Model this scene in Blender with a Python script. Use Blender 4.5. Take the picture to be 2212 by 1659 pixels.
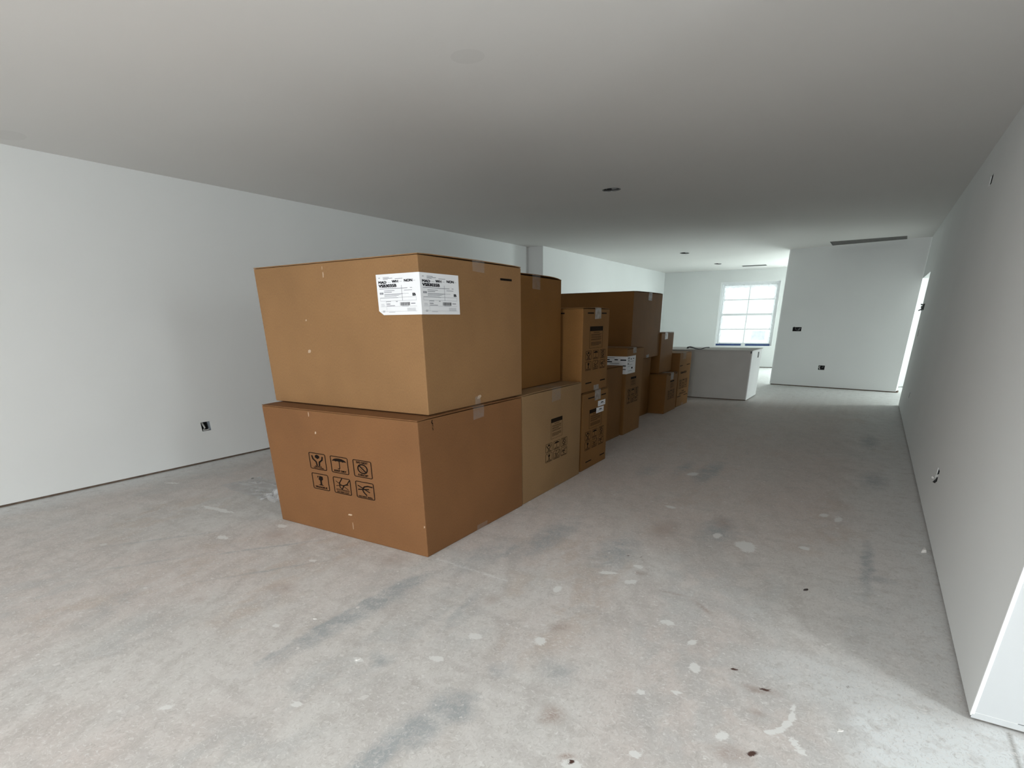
import bpy, bmesh, math, random
from mathutils import Vector, Matrix, noise

for o in list(bpy.data.objects):
    bpy.data.objects.remove(o, do_unlink=True)
S = bpy.context.scene
COL = S.collection
random.seed(7)

# ------------------------------------------------------------------ camera
W_PX, H_PX = 2212.0, 1659.0
F_PX, CX, CY = 1160.6211, 1121.4742, 1147.7599
YAW, PIT, ROL, CAM_H = -0.5596, -0.3745, -0.0122, 1.271
fwd = Vector((math.sin(YAW) * math.cos(PIT), math.cos(YAW) * math.cos(PIT), math.sin(PIT)))
r0 = Vector((math.cos(YAW), -math.sin(YAW), 0))
u0 = r0.cross(fwd)
rgt = math.cos(ROL) * r0 + math.sin(ROL) * u0
upv = -math.sin(ROL) * r0 + math.cos(ROL) * u0
cam_d = bpy.data.cameras.new('camera')
cam = bpy.data.objects.new('camera', cam_d)
COL.objects.link(cam)
M3 = Matrix((rgt, upv, -fwd)).transposed()
cam.matrix_world = Matrix.Translation((0, 0, CAM_H)) @ M3.to_4x4()
cam_d.sensor_fit = 'HORIZONTAL'
cam_d.sensor_width = 36.0
cam_d.lens = F_PX / W_PX * 36.0
cam_d.shift_x = (W_PX / 2 - CX) / W_PX
cam_d.shift_y = (CY - H_PX / 2) / W_PX
cam_d.clip_start = 0.02
cam_d.clip_end = 200
S.camera = cam

# ------------------------------------------------------------------ sky
wd = bpy.data.worlds.new('overcast_sky')
S.world = wd
wd.use_nodes = True
bg = wd.node_tree.nodes['Background']
bg.inputs['Color'].default_value = (0.86, 0.97, 1.0, 1)
bg.inputs['Strength'].default_value = 1.55

# ------------------------------------------------------------------ daylight at the window openings
def area(name, loc, direction, sx, sy, power, color):
    d = bpy.data.lights.new(name, 'AREA')
    d.shape = 'RECTANGLE'
    d.size, d.size_y = sx, sy
    d.energy = power
    d.color = color
    o = bpy.data.objects.new(name, d)
    COL.objects.link(o)
    o.location = loc
    o.rotation_euler = Vector(direction).to_track_quat('-Z', 'Y').to_euler()
    return o
area('daylight_front_left', (-2.00, -3.22, 0.92), (0, 1, -0.25), 1.5, 1.5, 142, (0.97, 0.99, 1.0))
area('daylight_front_middle', (-0.15, -3.22, 0.92), (0, 1, -0.25), 1.4, 1.5, 104, (0.97, 0.99, 1.0))
area('daylight_entry', (2.06, 1.05, 1.58), (-1, 0, -0.35), 0.45, 1.35, 42, (0.92, 0.98, 1.0))
area('daylight_patio_door', (-0.42, 16.85, 1.10), (0, -1, 0), 1.8, 2.0, 245, (0.88, 1.0, 0.99))
area('daylight_side_hall', (4.22, 11.65, 1.02), (-1, 0, -0.1), 1.2, 1.7, 200, (0.90, 1.0, 0.99))

S.view_settings.view_transform = 'Standard'
S.view_settings.look = 'None'
S.view_settings.exposure = 0.0
S.view_settings.gamma = 1.0
S.view_settings.use_curve_mapping = False

# ================================================================== helpers
def link(o, parent=None):
    COL.objects.link(o)
    if parent is not None:
        o.parent = parent
    return o

def obj_bm(name, bm, m, parent=None, smooth=False):
    me = bpy.data.meshes.new(name)
    bm.normal_update()
    bm.to_mesh(me)
    bm.free()
    if m is not None:
        me.materials.append(m)
    if smooth:
        for p in me.polygons:
            p.use_smooth = True
    return link(bpy.data.objects.new(name, me), parent)

def tag(o, label=None, cat=None, group=None, kind=None):
    if label: o['label'] = label
    if cat: o['category'] = cat
    if group: o['group'] = group
    if kind: o['kind'] = kind
    return o

def empty(name, loc=(0, 0, 0), rz=0.0):
    o = bpy.data.objects.new(name, None)
    o.empty_display_size = 0.1
    o.location = loc
    o.rotation_euler = (0, 0, rz)
    return link(o)

def add_box(bm, a, b, bevel=0.0, seg=2):
    x0, y0, z0 = a
    x1, y1, z1 = b
    v = [bm.verts.new(p) for p in ((x0, y0, z0), (x1, y0, z0), (x1, y1, z0), (x0, y1, z0),
                                   (x0, y0, z1), (x1, y0, z1), (x1, y1, z1), (x0, y1, z1))]
    f = [bm.faces.new([v[i] for i in q]) for q in
         ((0, 3, 2, 1), (4, 5, 6, 7), (0, 1, 5, 4), (1, 2, 6, 5), (2, 3, 7, 6), (3, 0, 4, 7))]
    if bevel > 0:
        es = {e for q in f for e in q.edges}
        bmesh.ops.bevel(bm, geom=list(es), offset=bevel, segments=seg, profile=0.5, affect='EDGES')
    return v

def box_obj(name, a, b, m, parent=None, bevel=0.0, seg=2):
    bm = bmesh.new()
    add_box(bm, a, b, bevel, seg)
    return obj_bm(name, bm, m, parent)

def tube(bm, pts, r, n=6):
    pts = [Vector(p) for p in pts]
    rings = []
    for i, p in enumerate(pts):
        d = (pts[min(i + 1, len(pts) - 1)] - pts[max(i - 1, 0)]).normalized()
        a = d.orthogonal().normalized()
        b = d.cross(a)
        rings.append([bm.verts.new(p + (a * math.cos(t) + b * math.sin(t)) * r)
                      for t in [2 * math.pi * k / n for k in range(n)]])
    for i in range(len(rings) - 1):
        for k in range(n):
            bm.faces.new((rings[i][k], rings[i][(k + 1) % n], rings[i + 1][(k + 1) % n], rings[i + 1][k]))
    bm.faces.new(rings[0][::-1])
    bm.faces.new(rings[-1])

def prism(name, outer, holes, O, U, V, N, th, m, parent=None):
    """slab with holes: 2-D loops (u,v) in the plane O + u U + v V, thickness th along N"""
    O, U, V, N = Vector(O), Vector(U), Vector(V), Vector(N)
    bm = bmesh.new()
    layers = []
    for k in (0, 1):
        loops, edges = [], []
        for lp in [outer] + holes:
            vs = [bm.verts.new(O + U * p[0] + V * p[1] + N * (th * k)) for p in lp]
            loops.append(vs)
            edges += [bm.edges.new((vs[i], vs[(i + 1) % len(vs)])) for i in range(len(vs))]
        bmesh.ops.triangle_fill(bm, use_beauty=True, use_dissolve=False, edges=edges)
        layers.append(loops)
    for la, lb in zip(*layers):
        n = len(la)
        for i in range(n):
            bm.faces.new((la[i], la[(i + 1) % n], lb[(i + 1) % n], lb[i]))
    bmesh.ops.recalc_face_normals(bm, faces=bm.faces[:])
    return obj_bm(name, bm, m, parent)

def rect(u0, v0, u1, v1):
    return [(u0, v0), (u1, v0), (u1, v1), (u0, v1)]

def ellipse(cx, cy, rx, ry, n=28):
    return [(cx + rx * math.cos(2 * math.pi * k / n), cy + ry * math.sin(2 * math.pi * k / n)) for k in range(n)]

def struct(o, label, cat='wall'):
    return tag(o, label, cat, kind='structure')

# ================================================================== materials
def new_mat(name):
    m = bpy.data.materials.new(name)
    m.use_nodes = True
    nt = m.node_tree
    b = nt.nodes['Principled BSDF']
    return m, nt, b

def N(nt, typ, **kw):
    n = nt.nodes.new(typ)
    for k, v in kw.items():
        if k == 'inputs':
            for kk, vv in v.items():
                n.inputs[kk].default_value = vv
        else:
            setattr(n, k, v)
    return n

def col4(c): return (c[0], c[1], c[2], 1.0)

def noise_mix(nt, vec, scale, detail, c0, c1, lo=0.3, hi=0.7, rough=0.55):
    nz = N(nt, 'ShaderNodeTexNoise', inputs={'Scale': scale, 'Detail': detail, 'Roughness': rough})
    nt.links.new(vec, nz.inputs['Vector'])
    mr = N(nt, 'ShaderNodeMapRange', inputs={'From Min': lo, 'From Max': hi})
    nt.links.new(nz.outputs['Fac'], mr.inputs['Value'])
    mx = N(nt, 'ShaderNodeMix', data_type='RGBA')
    mx.inputs['A'].default_value = col4(c0)
    mx.inputs['B'].default_value = col4(c1)
    nt.links.new(mr.outputs['Result'], mx.inputs['Factor'])
    return mx.outputs['Result'], nz

def bump(nt, b, vec, scale, strength, dist=0.002, detail=4):
    nz = N(nt, 'ShaderNodeTexNoise', inputs={'Scale': scale, 'Detail': detail})
    nt.links.new(vec, nz.inputs['Vector'])
    bp = N(nt, 'ShaderNodeBump', inputs={'Strength': strength, 'Distance': dist})
    nt.links.new(nz.outputs['Fac'], bp.inputs['Height'])
    nt.links.new(bp.outputs['Normal'], b.inputs['Normal'])

def objcoord(nt):
    return N(nt, 'ShaderNodeTexCoord').outputs['Object']

def plain(name, c, rough=0.6, metal=0.0, var=0.0, scale=20.0, bmp=0.0, bscale=60.0, spec=0.5):
    m, nt, b = new_mat(name)
    b.inputs['Roughness'].default_value = rough
    b.inputs['Metallic'].default_value = metal
    b.inputs['Specular IOR Level'].default_value = spec
    v = objcoord(nt)
    c0 = tuple(x * (1 - var) for x in c)
    c1 = tuple(min(1, x * (1 + var)) for x in c)
    out, _ = noise_mix(nt, v, scale, 1.5, c0, c1)
    nt.links.new(out, b.inputs['Base Color'])
    if bmp > 0:
        bump(nt, b, v, bscale, bmp)
    return m

M_WALL = plain('painted_drywall', (0.80, 0.815, 0.805), 0.75, var=0.012, scale=1.3, spec=0.25)
M_CEIL = plain('ceiling_paint', (0.79, 0.78, 0.755), 0.85, var=0.012, scale=0.9, spec=0.15)
M_PRIMER = plain('primed_drywall', (0.80, 0.805, 0.80), 0.75, var=0.02, scale=3, spec=0.25)
M_RETURN = plain('return_white_darkened', (0.56, 0.58, 0.59), 0.75, var=0.02, scale=3, spec=0.25)  # white drywall tone, darkened to offset the strong light on the return wall
M_GYP = plain('drywall_paper', (0.58, 0.57, 0.545), 0.85, var=0.03, scale=4, spec=0.2)
M_BEAD = plain('corner_bead_white', (0.90, 0.91, 0.91), 0.5, var=0.01)
M_WOOD = plain('framing_lumber', (0.15, 0.11, 0.08), 0.8, var=0.25, scale=14)
M_DARK = plain('dark_recess', (0.02, 0.02, 0.021), 0.8, var=0.1)
M_WIRE_W = plain('white_cable', (0.62, 0.62, 0.60), 0.4, var=0.03)
M_WIRE_K = plain('black_cable', (0.015, 0.015, 0.016), 0.4, var=0.05)
M_PVCBOX = plain('grey_blue_box_plastic', (0.32, 0.36, 0.40), 0.45, var=0.05)
M_STEEL = plain('galvanised_steel', (0.42, 0.43, 0.43), 0.45, metal=0.7, var=0.08, scale=30)
M_VINYL = plain('white_vinyl', (0.86, 0.88, 0.89), 0.35, var=0.01)
M_BLUE = plain('blue_tape', (0.03, 0.07, 0.22), 0.6, var=0.12, scale=30)
M_LABEL = plain('white_label_paper', (0.80, 0.81, 0.83), 0.55, var=0.015, scale=12)
M_INK = plain('black_ink', (0.010, 0.006, 0.004), 0.8, var=0.15, scale=60, spec=0.1)
M_LABINK = plain('label_ink', (0.02, 0.02, 0.026), 0.8, var=0.1, scale=60, spec=0.1)
M_LABGREY = plain('faint_label_ink', (0.24, 0.25, 0.28), 0.7, var=0.1, scale=60)
M_FAINT = plain('thin_kraft_ink', (0.040, 0.020, 0.008), 0.8, spec=0.1, var=0.15, scale=60)
M_FOAM = plain('dark_grey_foam', (0.07, 0.075, 0.08), 0.7, var=0.12, scale=20)
M_SLOT = plain('grey_register_metal', (0.20, 0.20, 0.19), 0.5, metal=0.2, var=0.1)
M_CHIP = plain('plaster_chip', (0.72, 0.70, 0.67), 0.8, var=0.06, scale=60)
M_CHIPD = plain('dark_chip', (0.03, 0.022, 0.02), 0.8, var=0.2, scale=60)
M_STAPLE = plain('scuff_bare_paper', (0.50, 0.37, 0.26), 0.8, var=0.1, scale=50)

def cardboard(name, c):
    m, nt, b = new_mat(name)
    b.inputs['Roughness'].default_value = 0.72
    b.inputs['Specular IOR Level'].default_value = 0.25
    v = objcoord(nt)
    c0 = tuple(x * 0.93 for x in c)
    c1 = tuple(x * 1.06 for x in c)
    a, _ = noise_mix(nt, v, 2.2, 3, c0, c1, 0.35, 0.65)
    nz = N(nt, 'ShaderNodeTexNoise', inputs={'Scale': 260.0, 'Detail': 3.0})
    mp = N(nt, 'ShaderNodeMapping')
    mp.inputs['Scale'].default_value = (1, 1, 0.35)
    nt.links.new(v, mp.inputs['Vector'])
    nt.links.new(mp.outputs['Vector'], nz.inputs['Vector'])
    mr = N(nt, 'ShaderNodeMapRange', inputs={'From Min': 0.3, 'From Max': 0.7, 'To Min': 0.90, 'To Max': 1.08})
    nt.links.new(nz.outputs['Fac'], mr.inputs['Value'])
    mx = N(nt, 'ShaderNodeMix', data_type='RGBA', blend_type='MULTIPLY')
    mx.inputs['Factor'].default_value = 1.0
    nt.links.new(a, mx.inputs['A'])
    nt.links.new(mr.outputs['Result'], mx.inputs['B'])
    nt.links.new(mx.outputs['Result'], b.inputs['Base Color'])
    wv = N(nt, 'ShaderNodeTexNoise', inputs={'Scale': 5.0, 'Detail': 4.0})
    nt.links.new(v, wv.inputs['Vector'])
    bp = N(nt, 'ShaderNodeBump', inputs={'Strength': 0.25, 'Distance': 0.004})
    nt.links.new(wv.outputs['Fac'], bp.inputs['Height'])
    nt.links.new(bp.outputs['Normal'], b.inputs['Normal'])
    return m
M_CARD_A = cardboard('kraft_reddish', (0.205, 0.094, 0.036))
M_CARD_B = cardboard('kraft_warm', (0.268, 0.146, 0.062))
M_CARD_C = cardboard('kraft_pale', (0.280, 0.170, 0.080))
M_CARD_D = cardboard('kraft_brown', (0.205, 0.092, 0.022))
M_CARD_E = cardboard('kraft_orange', (0.235, 0.112, 0.032))
M_EDGE = cardboard('corrugated_edge', (0.18, 0.09, 0.04))

def tape_mat(nm, lo, hi):
    m, nt, b = new_mat(nm)
    out = nt.nodes['Material Output']
    b.inputs['Base Color'].default_value = (0.55, 0.52, 0.49, 1)
    b.inputs['Roughness'].default_value = 0.28
    tr = N(nt, 'ShaderNodeBsdfTransparent')
    nz = N(nt, 'ShaderNodeTexNoise', inputs={'Scale': 25.0, 'Detail': 3.0})
    nt.links.new(objcoord(nt), nz.inputs['Vector'])
    mr = N(nt, 'ShaderNodeMapRange', inputs={'From Min': 0.3, 'From Max': 0.7, 'To Min': lo, 'To Max': hi})
    nt.links.new(nz.outputs['Fac'], mr.inputs['Value'])
    mx = N(nt, 'ShaderNodeMixShader')
    nt.links.new(mr.outputs['Result'], mx.inputs['Fac'])
    nt.links.new(tr.outputs['BSDF'], mx.inputs[1])
    nt.links.new(b.outputs['BSDF'], mx.inputs[2])
    nt.links.new(mx.outputs['Shader'], out.inputs['Surface'])
    return m
M_TAPE = tape_mat('clear_packing_tape', 0.12, 0.24)
M_TAPE2 = tape_mat('milky_packing_tape', 0.34, 0.55)

def sheer(name, color, fac, rough):
    m, nt, b = new_mat(name)
    out = nt.nodes['Material Output']
    b.inputs['Base Color'].default_value = col4(color)
    b.inputs['Roughness'].default_value = rough
    tr = N(nt, 'ShaderNodeBsdfTransparent')
    nz = N(nt, 'ShaderNodeTexNoise', inputs={'Scale': 9.0, 'Detail': 3.0})
    nt.links.new(objcoord(nt), nz.inputs['Vector'])
    mr = N(nt, 'ShaderNodeMapRange', inputs={'From Min': 0.3, 'From Max': 0.7, 'To Min': fac * 0.8, 'To Max': fac * 1.2})
    nt.links.new(nz.outputs['Fac'], mr.inputs['Value'])
    mx = N(nt, 'ShaderNodeMixShader')
    nt.links.new(mr.outputs['Result'], mx.inputs['Fac'])
    nt.links.new(tr.outputs['BSDF'], mx.inputs[1])
    nt.links.new(b.outputs['BSDF'], mx.inputs[2])
    nt.links.new(mx.outputs['Shader'], out.inputs['Surface'])
    return m
M_GLASS = sheer('window_glass', (0.8, 0.85, 0.86), 0.07, 0.03)
M_FILM = sheer('clear_plastic_film', (0.70, 0.71, 0.72), 0.34, 0.16)
M_SHEET = sheer('translucent_film', (0.85, 0.87, 0.88), 0.55, 0.4)
M_STICKER = sheer('pale_blue_sticker', (0.50, 0.58, 0.72), 0.22, 0.5)

# ---- floor: dusty construction subfloor with streaks, stains and mud spots
# each mark: x, y, half width, half length, turn, weight.  Their fields are stored on the floor mesh
# as four attributes and given ragged edges by the node material.
MARK_GREY = [(-1.815, 1.47, 0.075, 0.50, -0.02, 0.45), (-1.860, 1.42, 0.030, 0.48, 0.0, 0.7), (-1.83, 1.82, 0.06, 0.18, -0.2, 0.5),
             (-1.03, 1.18, 0.105, 0.105, 0.3, 0.5), (-1.06, 1.02, 0.085, 0.14, -0.1, 0.4), (-1.085, 0.86, 0.06, 0.16, 0.1, 0.6),
             (-1.70, 2.30, 0.12, 0.35, 0.0, 0.22), (-1.50, 2.75, 0.12, 0.45, 0.0, 0.35), (-1.60, 2.45, 0.05, 0.25, 0.0, 0.3),
             (-1.02, 4.80, 0.10, 0.42, 0.0, 0.5), (-1.05, 2.75, 0.14, 0.35, 0.1, 0.3), (-1.25, 4.85, 0.07, 0.30, 0.0, 0.3),
             (0.20, 3.27, 0.040, 0.45, 0.0, 0.40), (0.25, 3.1, 0.10, 0.06, 0.0, 0.25), (0.22, 5.2, 0.11, 0.35, 0.0, 0.35),
             (0.17, 6.9, 0.10, 0.45, 0.0, 0.35), (-1.5, 4.6, 0.1, 0.3, 0, 0.2), (-2.9, 0.9, 0.09, 0.25, 0.5, 0.16),
             (-0.62, 3.4, 0.13, 0.3, 0, 0.3), (-1.45, 1.25, 0.06, 0.05, 0, 0.25), (-3.6, 1.5, 0.020, 0.5, -0.62, 0.20),
             (-2.9, 1.75, 0.018, 0.45, -0.66, 0.28), (-2.6, 1.55, 0.016, 0.4, -0.6, 0.25), (-3.3, 1.25, 0.02, 0.4, -0.6, 0.16),
             (-0.80, 1.55, 0.10, 0.09, 0.2, 0.22), (-1.0, 1.45, 0.06, 0.06, 0, 0.25), (-1.42, 1.75, 0.03, 0.25, 0.2, 0.2)]
MARK_BROWN = [(-0.146, 1.459, 0.075, 0.050, 0.2, 0.6), (-0.119, 1.833, 0.090, 0.030, 0.1, 0.7), (-0.70, 1.324, 0.060, 0.060, 0, 0.7),
              (-0.946, 1.842, 0.065, 0.060, 0.4, 0.7), (-0.568, 1.171, 0.035, 0.026, 0, 1.0), (-0.61, 2.41, 0.09, 0.013, 0.05, 0.6), (-0.45, 2.34, 0.10, 0.013, -0.75, 0.9),
              (-0.62, 3.55, 0.09, 0.16, 0.3, 0.5), (-0.92, 3.25, 0.10, 0.22, 0.1, 0.5), (-2.35, 1.45, 0.09, 0.07, 0.2, 0.5),
              (-3.05, 1.9, 0.11, 0.10, 0, 0.4), (-2.1, 2.0, 0.16, 0.12, 0.3, 0.4), (-1.35, 1.9, 0.05, 0.09, 0, 0.4),
              (-0.10, 1.70, 0.045, 0.020, 0.3, 0.6), (-0.83, 2.55, 0.05, 0.04, 0, 0.6), (-2.6, 1.15, 0.05, 0.06, 0, 0.4)]
MARK_DARK = [(-0.085, 1.49, 0.026, 0.012, 1.0, 1.0), (-0.10, 1.845, 0.030, 0.011, 0.2, 0.9), (-0.556, 1.165, 0.013, 0.013, 0, 0.9),
             (-0.225, 1.915, 0.018, 0.011, 0.3, 1.0), (-0.97, 2.73, 0.012, 0.011, 0, 0.7), (-0.90, 2.75, 0.012, 0.011, 0, 0.7),
             (0.16, 2.02, 0.012, 0.011, 0.5, 0.7)]
MARK_WHITE = [(-0.42, 3.21, 0.060, 0.10, 0.4, 0.8), (-0.357, 1.845, 0.024, 0.040, 0.3, 0.95), (-1.228, 1.587, 0.034, 0.022, 0.2, 0.9),
              (-1.267, 1.377, 0.040, 0.020, 0.1, 0.85), (-0.97, 1.699, 0.026, 0.032, 0.5, 0.7),
              (-1.124, 2.157, 0.022, 0.032, 0, 0.95), (-1.123, 4.67, 0.045, 0.060, 0, 0.9), (-3.87, 2.0, 0.20, 0.024, 0.06, 0.95),
              (-1.532, 1.21, 0.020, 0.016, 0, 1.0), (-1.518, 0.903, 0.024, 0.018, 0, 0.8), (-0.55, 2.12, 0.045, 0.025, 0.2, 0.7),
              (-0.87, 2.62, 0.030, 0.024, 0, 0.85), (-0.98, 2.46, 0.055, 0.022, 0.4, 0.85), (-0.84, 2.42, 0.030, 0.030, 0, 0.8),
              (-0.60, 3.30, 0.030, 0.05, 0, 0.8), (-0.12, 3.35, 0.035, 0.03, 0, 0.7), (0.02, 4.0, 0.03, 0.06, 0, 0.7),
              (-0.06, 4.05, 0.03, 0.05, 0, 0.7), (-1.02, 3.7, 0.05, 0.03, 0, 0.8), (-0.55, 1.15, 0.035, 0.03, 0.2, 0.7),
              (-0.40, 1.30, 0.020, 0.016, 0, 0.95), (-0.18, 1.52, 0.022, 0.022, 0, 0.8), (-0.41, 2.02, 0.020, 0.022, 0, 0.9),
              (-0.48, 1.60, 0.018, 0.014, 0, 0.9), (-0.37, 1.66, 0.016, 0.014, 0, 0.9),
              (0.020, 1.612, 0.011, 0.026, 0.6, 1.0), (0.045, 1.580, 0.010, 0.024, 0.7, 1.0),
              (-0.052, 1.618, 0.020, 0.013, 0.6, 1.0), (-0.026, 1.645, 0.024, 0.013, 0.9, 1.0), (-0.007, 1.687, 0.013, 0.030, -0.3, 0.95), (0.003, 1.735, 0.012, 0.032, 0.0, 0.9), (-0.002, 1.785, 0.010, 0.028, 0.2, 0.6),
              (-2.5, 1.75, 0.03, 0.018, 0, 0.7), (-3.3, 1.7, 0.07, 0.03, 0.1, 0.6),
              (-3.15, 2.02, 0.05, 0.03, 0, 0.7), (-2.05, 1.2, 0.022, 0.016, 0, 0.7), (-1.9, 0.65, 0.03, 0.014, 0.6, 0.7),
              (-4.3, 2.5, 0.12, 0.03, 0, 0.6), (-4.9, 2.2, 0.1, 0.02, 0.3, 0.5)]

def floor_mat():
    m, nt, b = new_mat('dusty_subfloor')
    b.inputs['Roughness'].default_value = 0.62
    b.inputs['Specular IOR Level'].default_value = 0.3
    L = nt.links.new
    oc = objcoord(nt)
    def warped(scale, amount):
        dz = N(nt, 'ShaderNodeTexNoise', inputs={'Scale': scale, 'Detail': 1.0, 'Roughness': 0.6})
        L(oc, dz.inputs['Vector'])
        ma = N(nt, 'ShaderNodeVectorMath', operation='MULTIPLY_ADD')
        L(dz.outputs['Color'], ma.inputs[0])
        ma.inputs[1].default_value = (amount, amount, 0)
        L(oc, ma.inputs[2])
        return ma.outputs['Vector']
    warp2 = warped(40.0, 0.035)
    def nz(vec, scale, detail=3, rough=0.65, stretch=None):
        t = N(nt, 'ShaderNodeTexNoise', inputs={'Scale': scale, 'Detail': detail, 'Roughness': rough})
        if stretch:
            mp = N(nt, 'ShaderNodeMapping')
            mp.inputs['Scale'].default_value = stretch[:3]
            if len(stretch) > 3: mp.inputs['Rotation'].default_value = (0, 0, stretch[3])
            L(vec, mp.inputs['Vector']); L(mp.outputs['Vector'], t.inputs['Vector'])
        else:
            L(vec, t.inputs['Vector'])
        return t.outputs['Fac']
    def ramp(val, lo, hi, a=0.0, c=1.0):
        r = N(nt, 'ShaderNodeMapRange', inputs={'From Min': lo, 'From Max': hi, 'To Min': a, 'To Max': c})
        L(val, r.inputs['Value'])
        return r.outputs['Result']
    def op(kind, a, c):
        t = N(nt, 'ShaderNodeMath', operation=kind)
        for i, q in enumerate((a, c)):
            if isinstance(q, (int, float)): t.inputs[i].default_value = q
            else: L(q, t.inputs[i])
        return t.outputs['Value']
    mul = lambda a, c: op('MULTIPLY', a, c)
    def mix(a, bcol, fac):
        t = N(nt, 'ShaderNodeMix', data_type='RGBA')
        if isinstance(a, tuple): t.inputs['A'].default_value = col4(a)
        else: L(a, t.inputs['A'])
        t.inputs['B'].default_value = col4(bcol)
        L(fac, t.inputs['Factor'])
        return t.outputs['Result']
    tone = N(nt, 'ShaderNodeAttribute', attribute_name='floor_tone')
    c = tone.outputs['Color']
    streak = tone.outputs['Alpha']
    mid = nz(warp2, 11.0, 4, 0.76)
    fine = nz(warp2, 42.0, 3, 0.76, (1.0, 2.6, 1, 0.55))
    chipn = nz(warp2, 48.0, 3, 0.76, (2.8, 1.0, 1, 0.25))      # strand-like grain
    c = mix(c, (0.45, 0.42, 0.395), mul(ramp(mid, 0.50, 0.66), 0.50))
    c = mix(c, (0.73, 0.71, 0.685), mul(ramp(fine, 0.52, 0.68), 0.70))
    c = mix(c, (0.40, 0.37, 0.345), mul(ramp(chipn, 0.53, 0.70), 0.60))
    c = mix(c, (0.72, 0.70, 0.675), mul(ramp(chipn, 0.44, 0.30), 0.55))
    at = N(nt, 'ShaderNodeAttribute', attribute_name='floor_marks')
    sp = N(nt, 'ShaderNodeSeparateColor'); L(at.outputs['Color'], sp.inputs['Color'])
    g, br, wh, dk = sp.outputs['Red'], sp.outputs['Green'], sp.outputs['Blue'], at.outputs['Alpha']
    c = mix(c, (0.33, 0.36, 0.375), mul(mul(ramp(g, 0.0, 0.30), ramp(mid, 0.34, 0.54, 0.30, 1.0)), ramp(chipn, 0.34, 0.55, 0.35, 0.80)))
    c = mix(c, (0.27, 0.165, 0.12), mul(ramp(br, 0.05, 0.8), ramp(fine, 0.38, 0.62, 0.10, 0.9)))
    # random plaster flecks
    def flecks(scale, thr, keep, wv):
        vo = N(nt, 'ShaderNodeTexVoronoi', inputs={'Scale': scale, 'Randomness': 1.0})
        L(wv, vo.inputs['Vector'])
        sc = N(nt, 'ShaderNodeSeparateColor'); L(vo.outputs['Color'], sc.inputs['Color'])
        kp = ramp(sc.outputs['Red'], keep, keep + 0.01)
        szm = ramp(sc.outputs['Green'], 0.0, 1.0, thr * 0.3, thr)
        return mul(ramp(op('SUBTRACT', szm, vo.outputs['Distance']), 0.0, thr * 0.25), kp)
    c = mix(c, (0.70, 0.685, 0.66), mul(mul(flecks(5.5, 0.11, 0.74, warp2), ramp(fine, 0.3, 0.5, 0.5, 1.0)), 0.85))
    c = mix(c, (0.71, 0.69, 0.67), mul(flecks(19.0, 0.20, 0.74, warp2), 0.75))
    c = mix(c, (0.76, 0.755, 0.735), mul(ramp(op('ADD', wh, ramp(fine, 0.2, 0.8, -0.30, 0.30)), 0.10, 0.28), 0.92))
    c = mix(c, (0.085, 0.045, 0.035), ramp(op('ADD', dk, ramp(fine, 0.2, 0.8, -0.35, 0.25)), 0.16, 0.45))
    L(c, b.inputs['Base Color'])
    return m
M_FLOOR = floor_mat()

# ================================================================== room
ZC = 2.44
XL, XR = -5.343, 0.509
Z0 = 0.018                       # drywall stops short of the floor
UP = (0, 0, 1)

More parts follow.
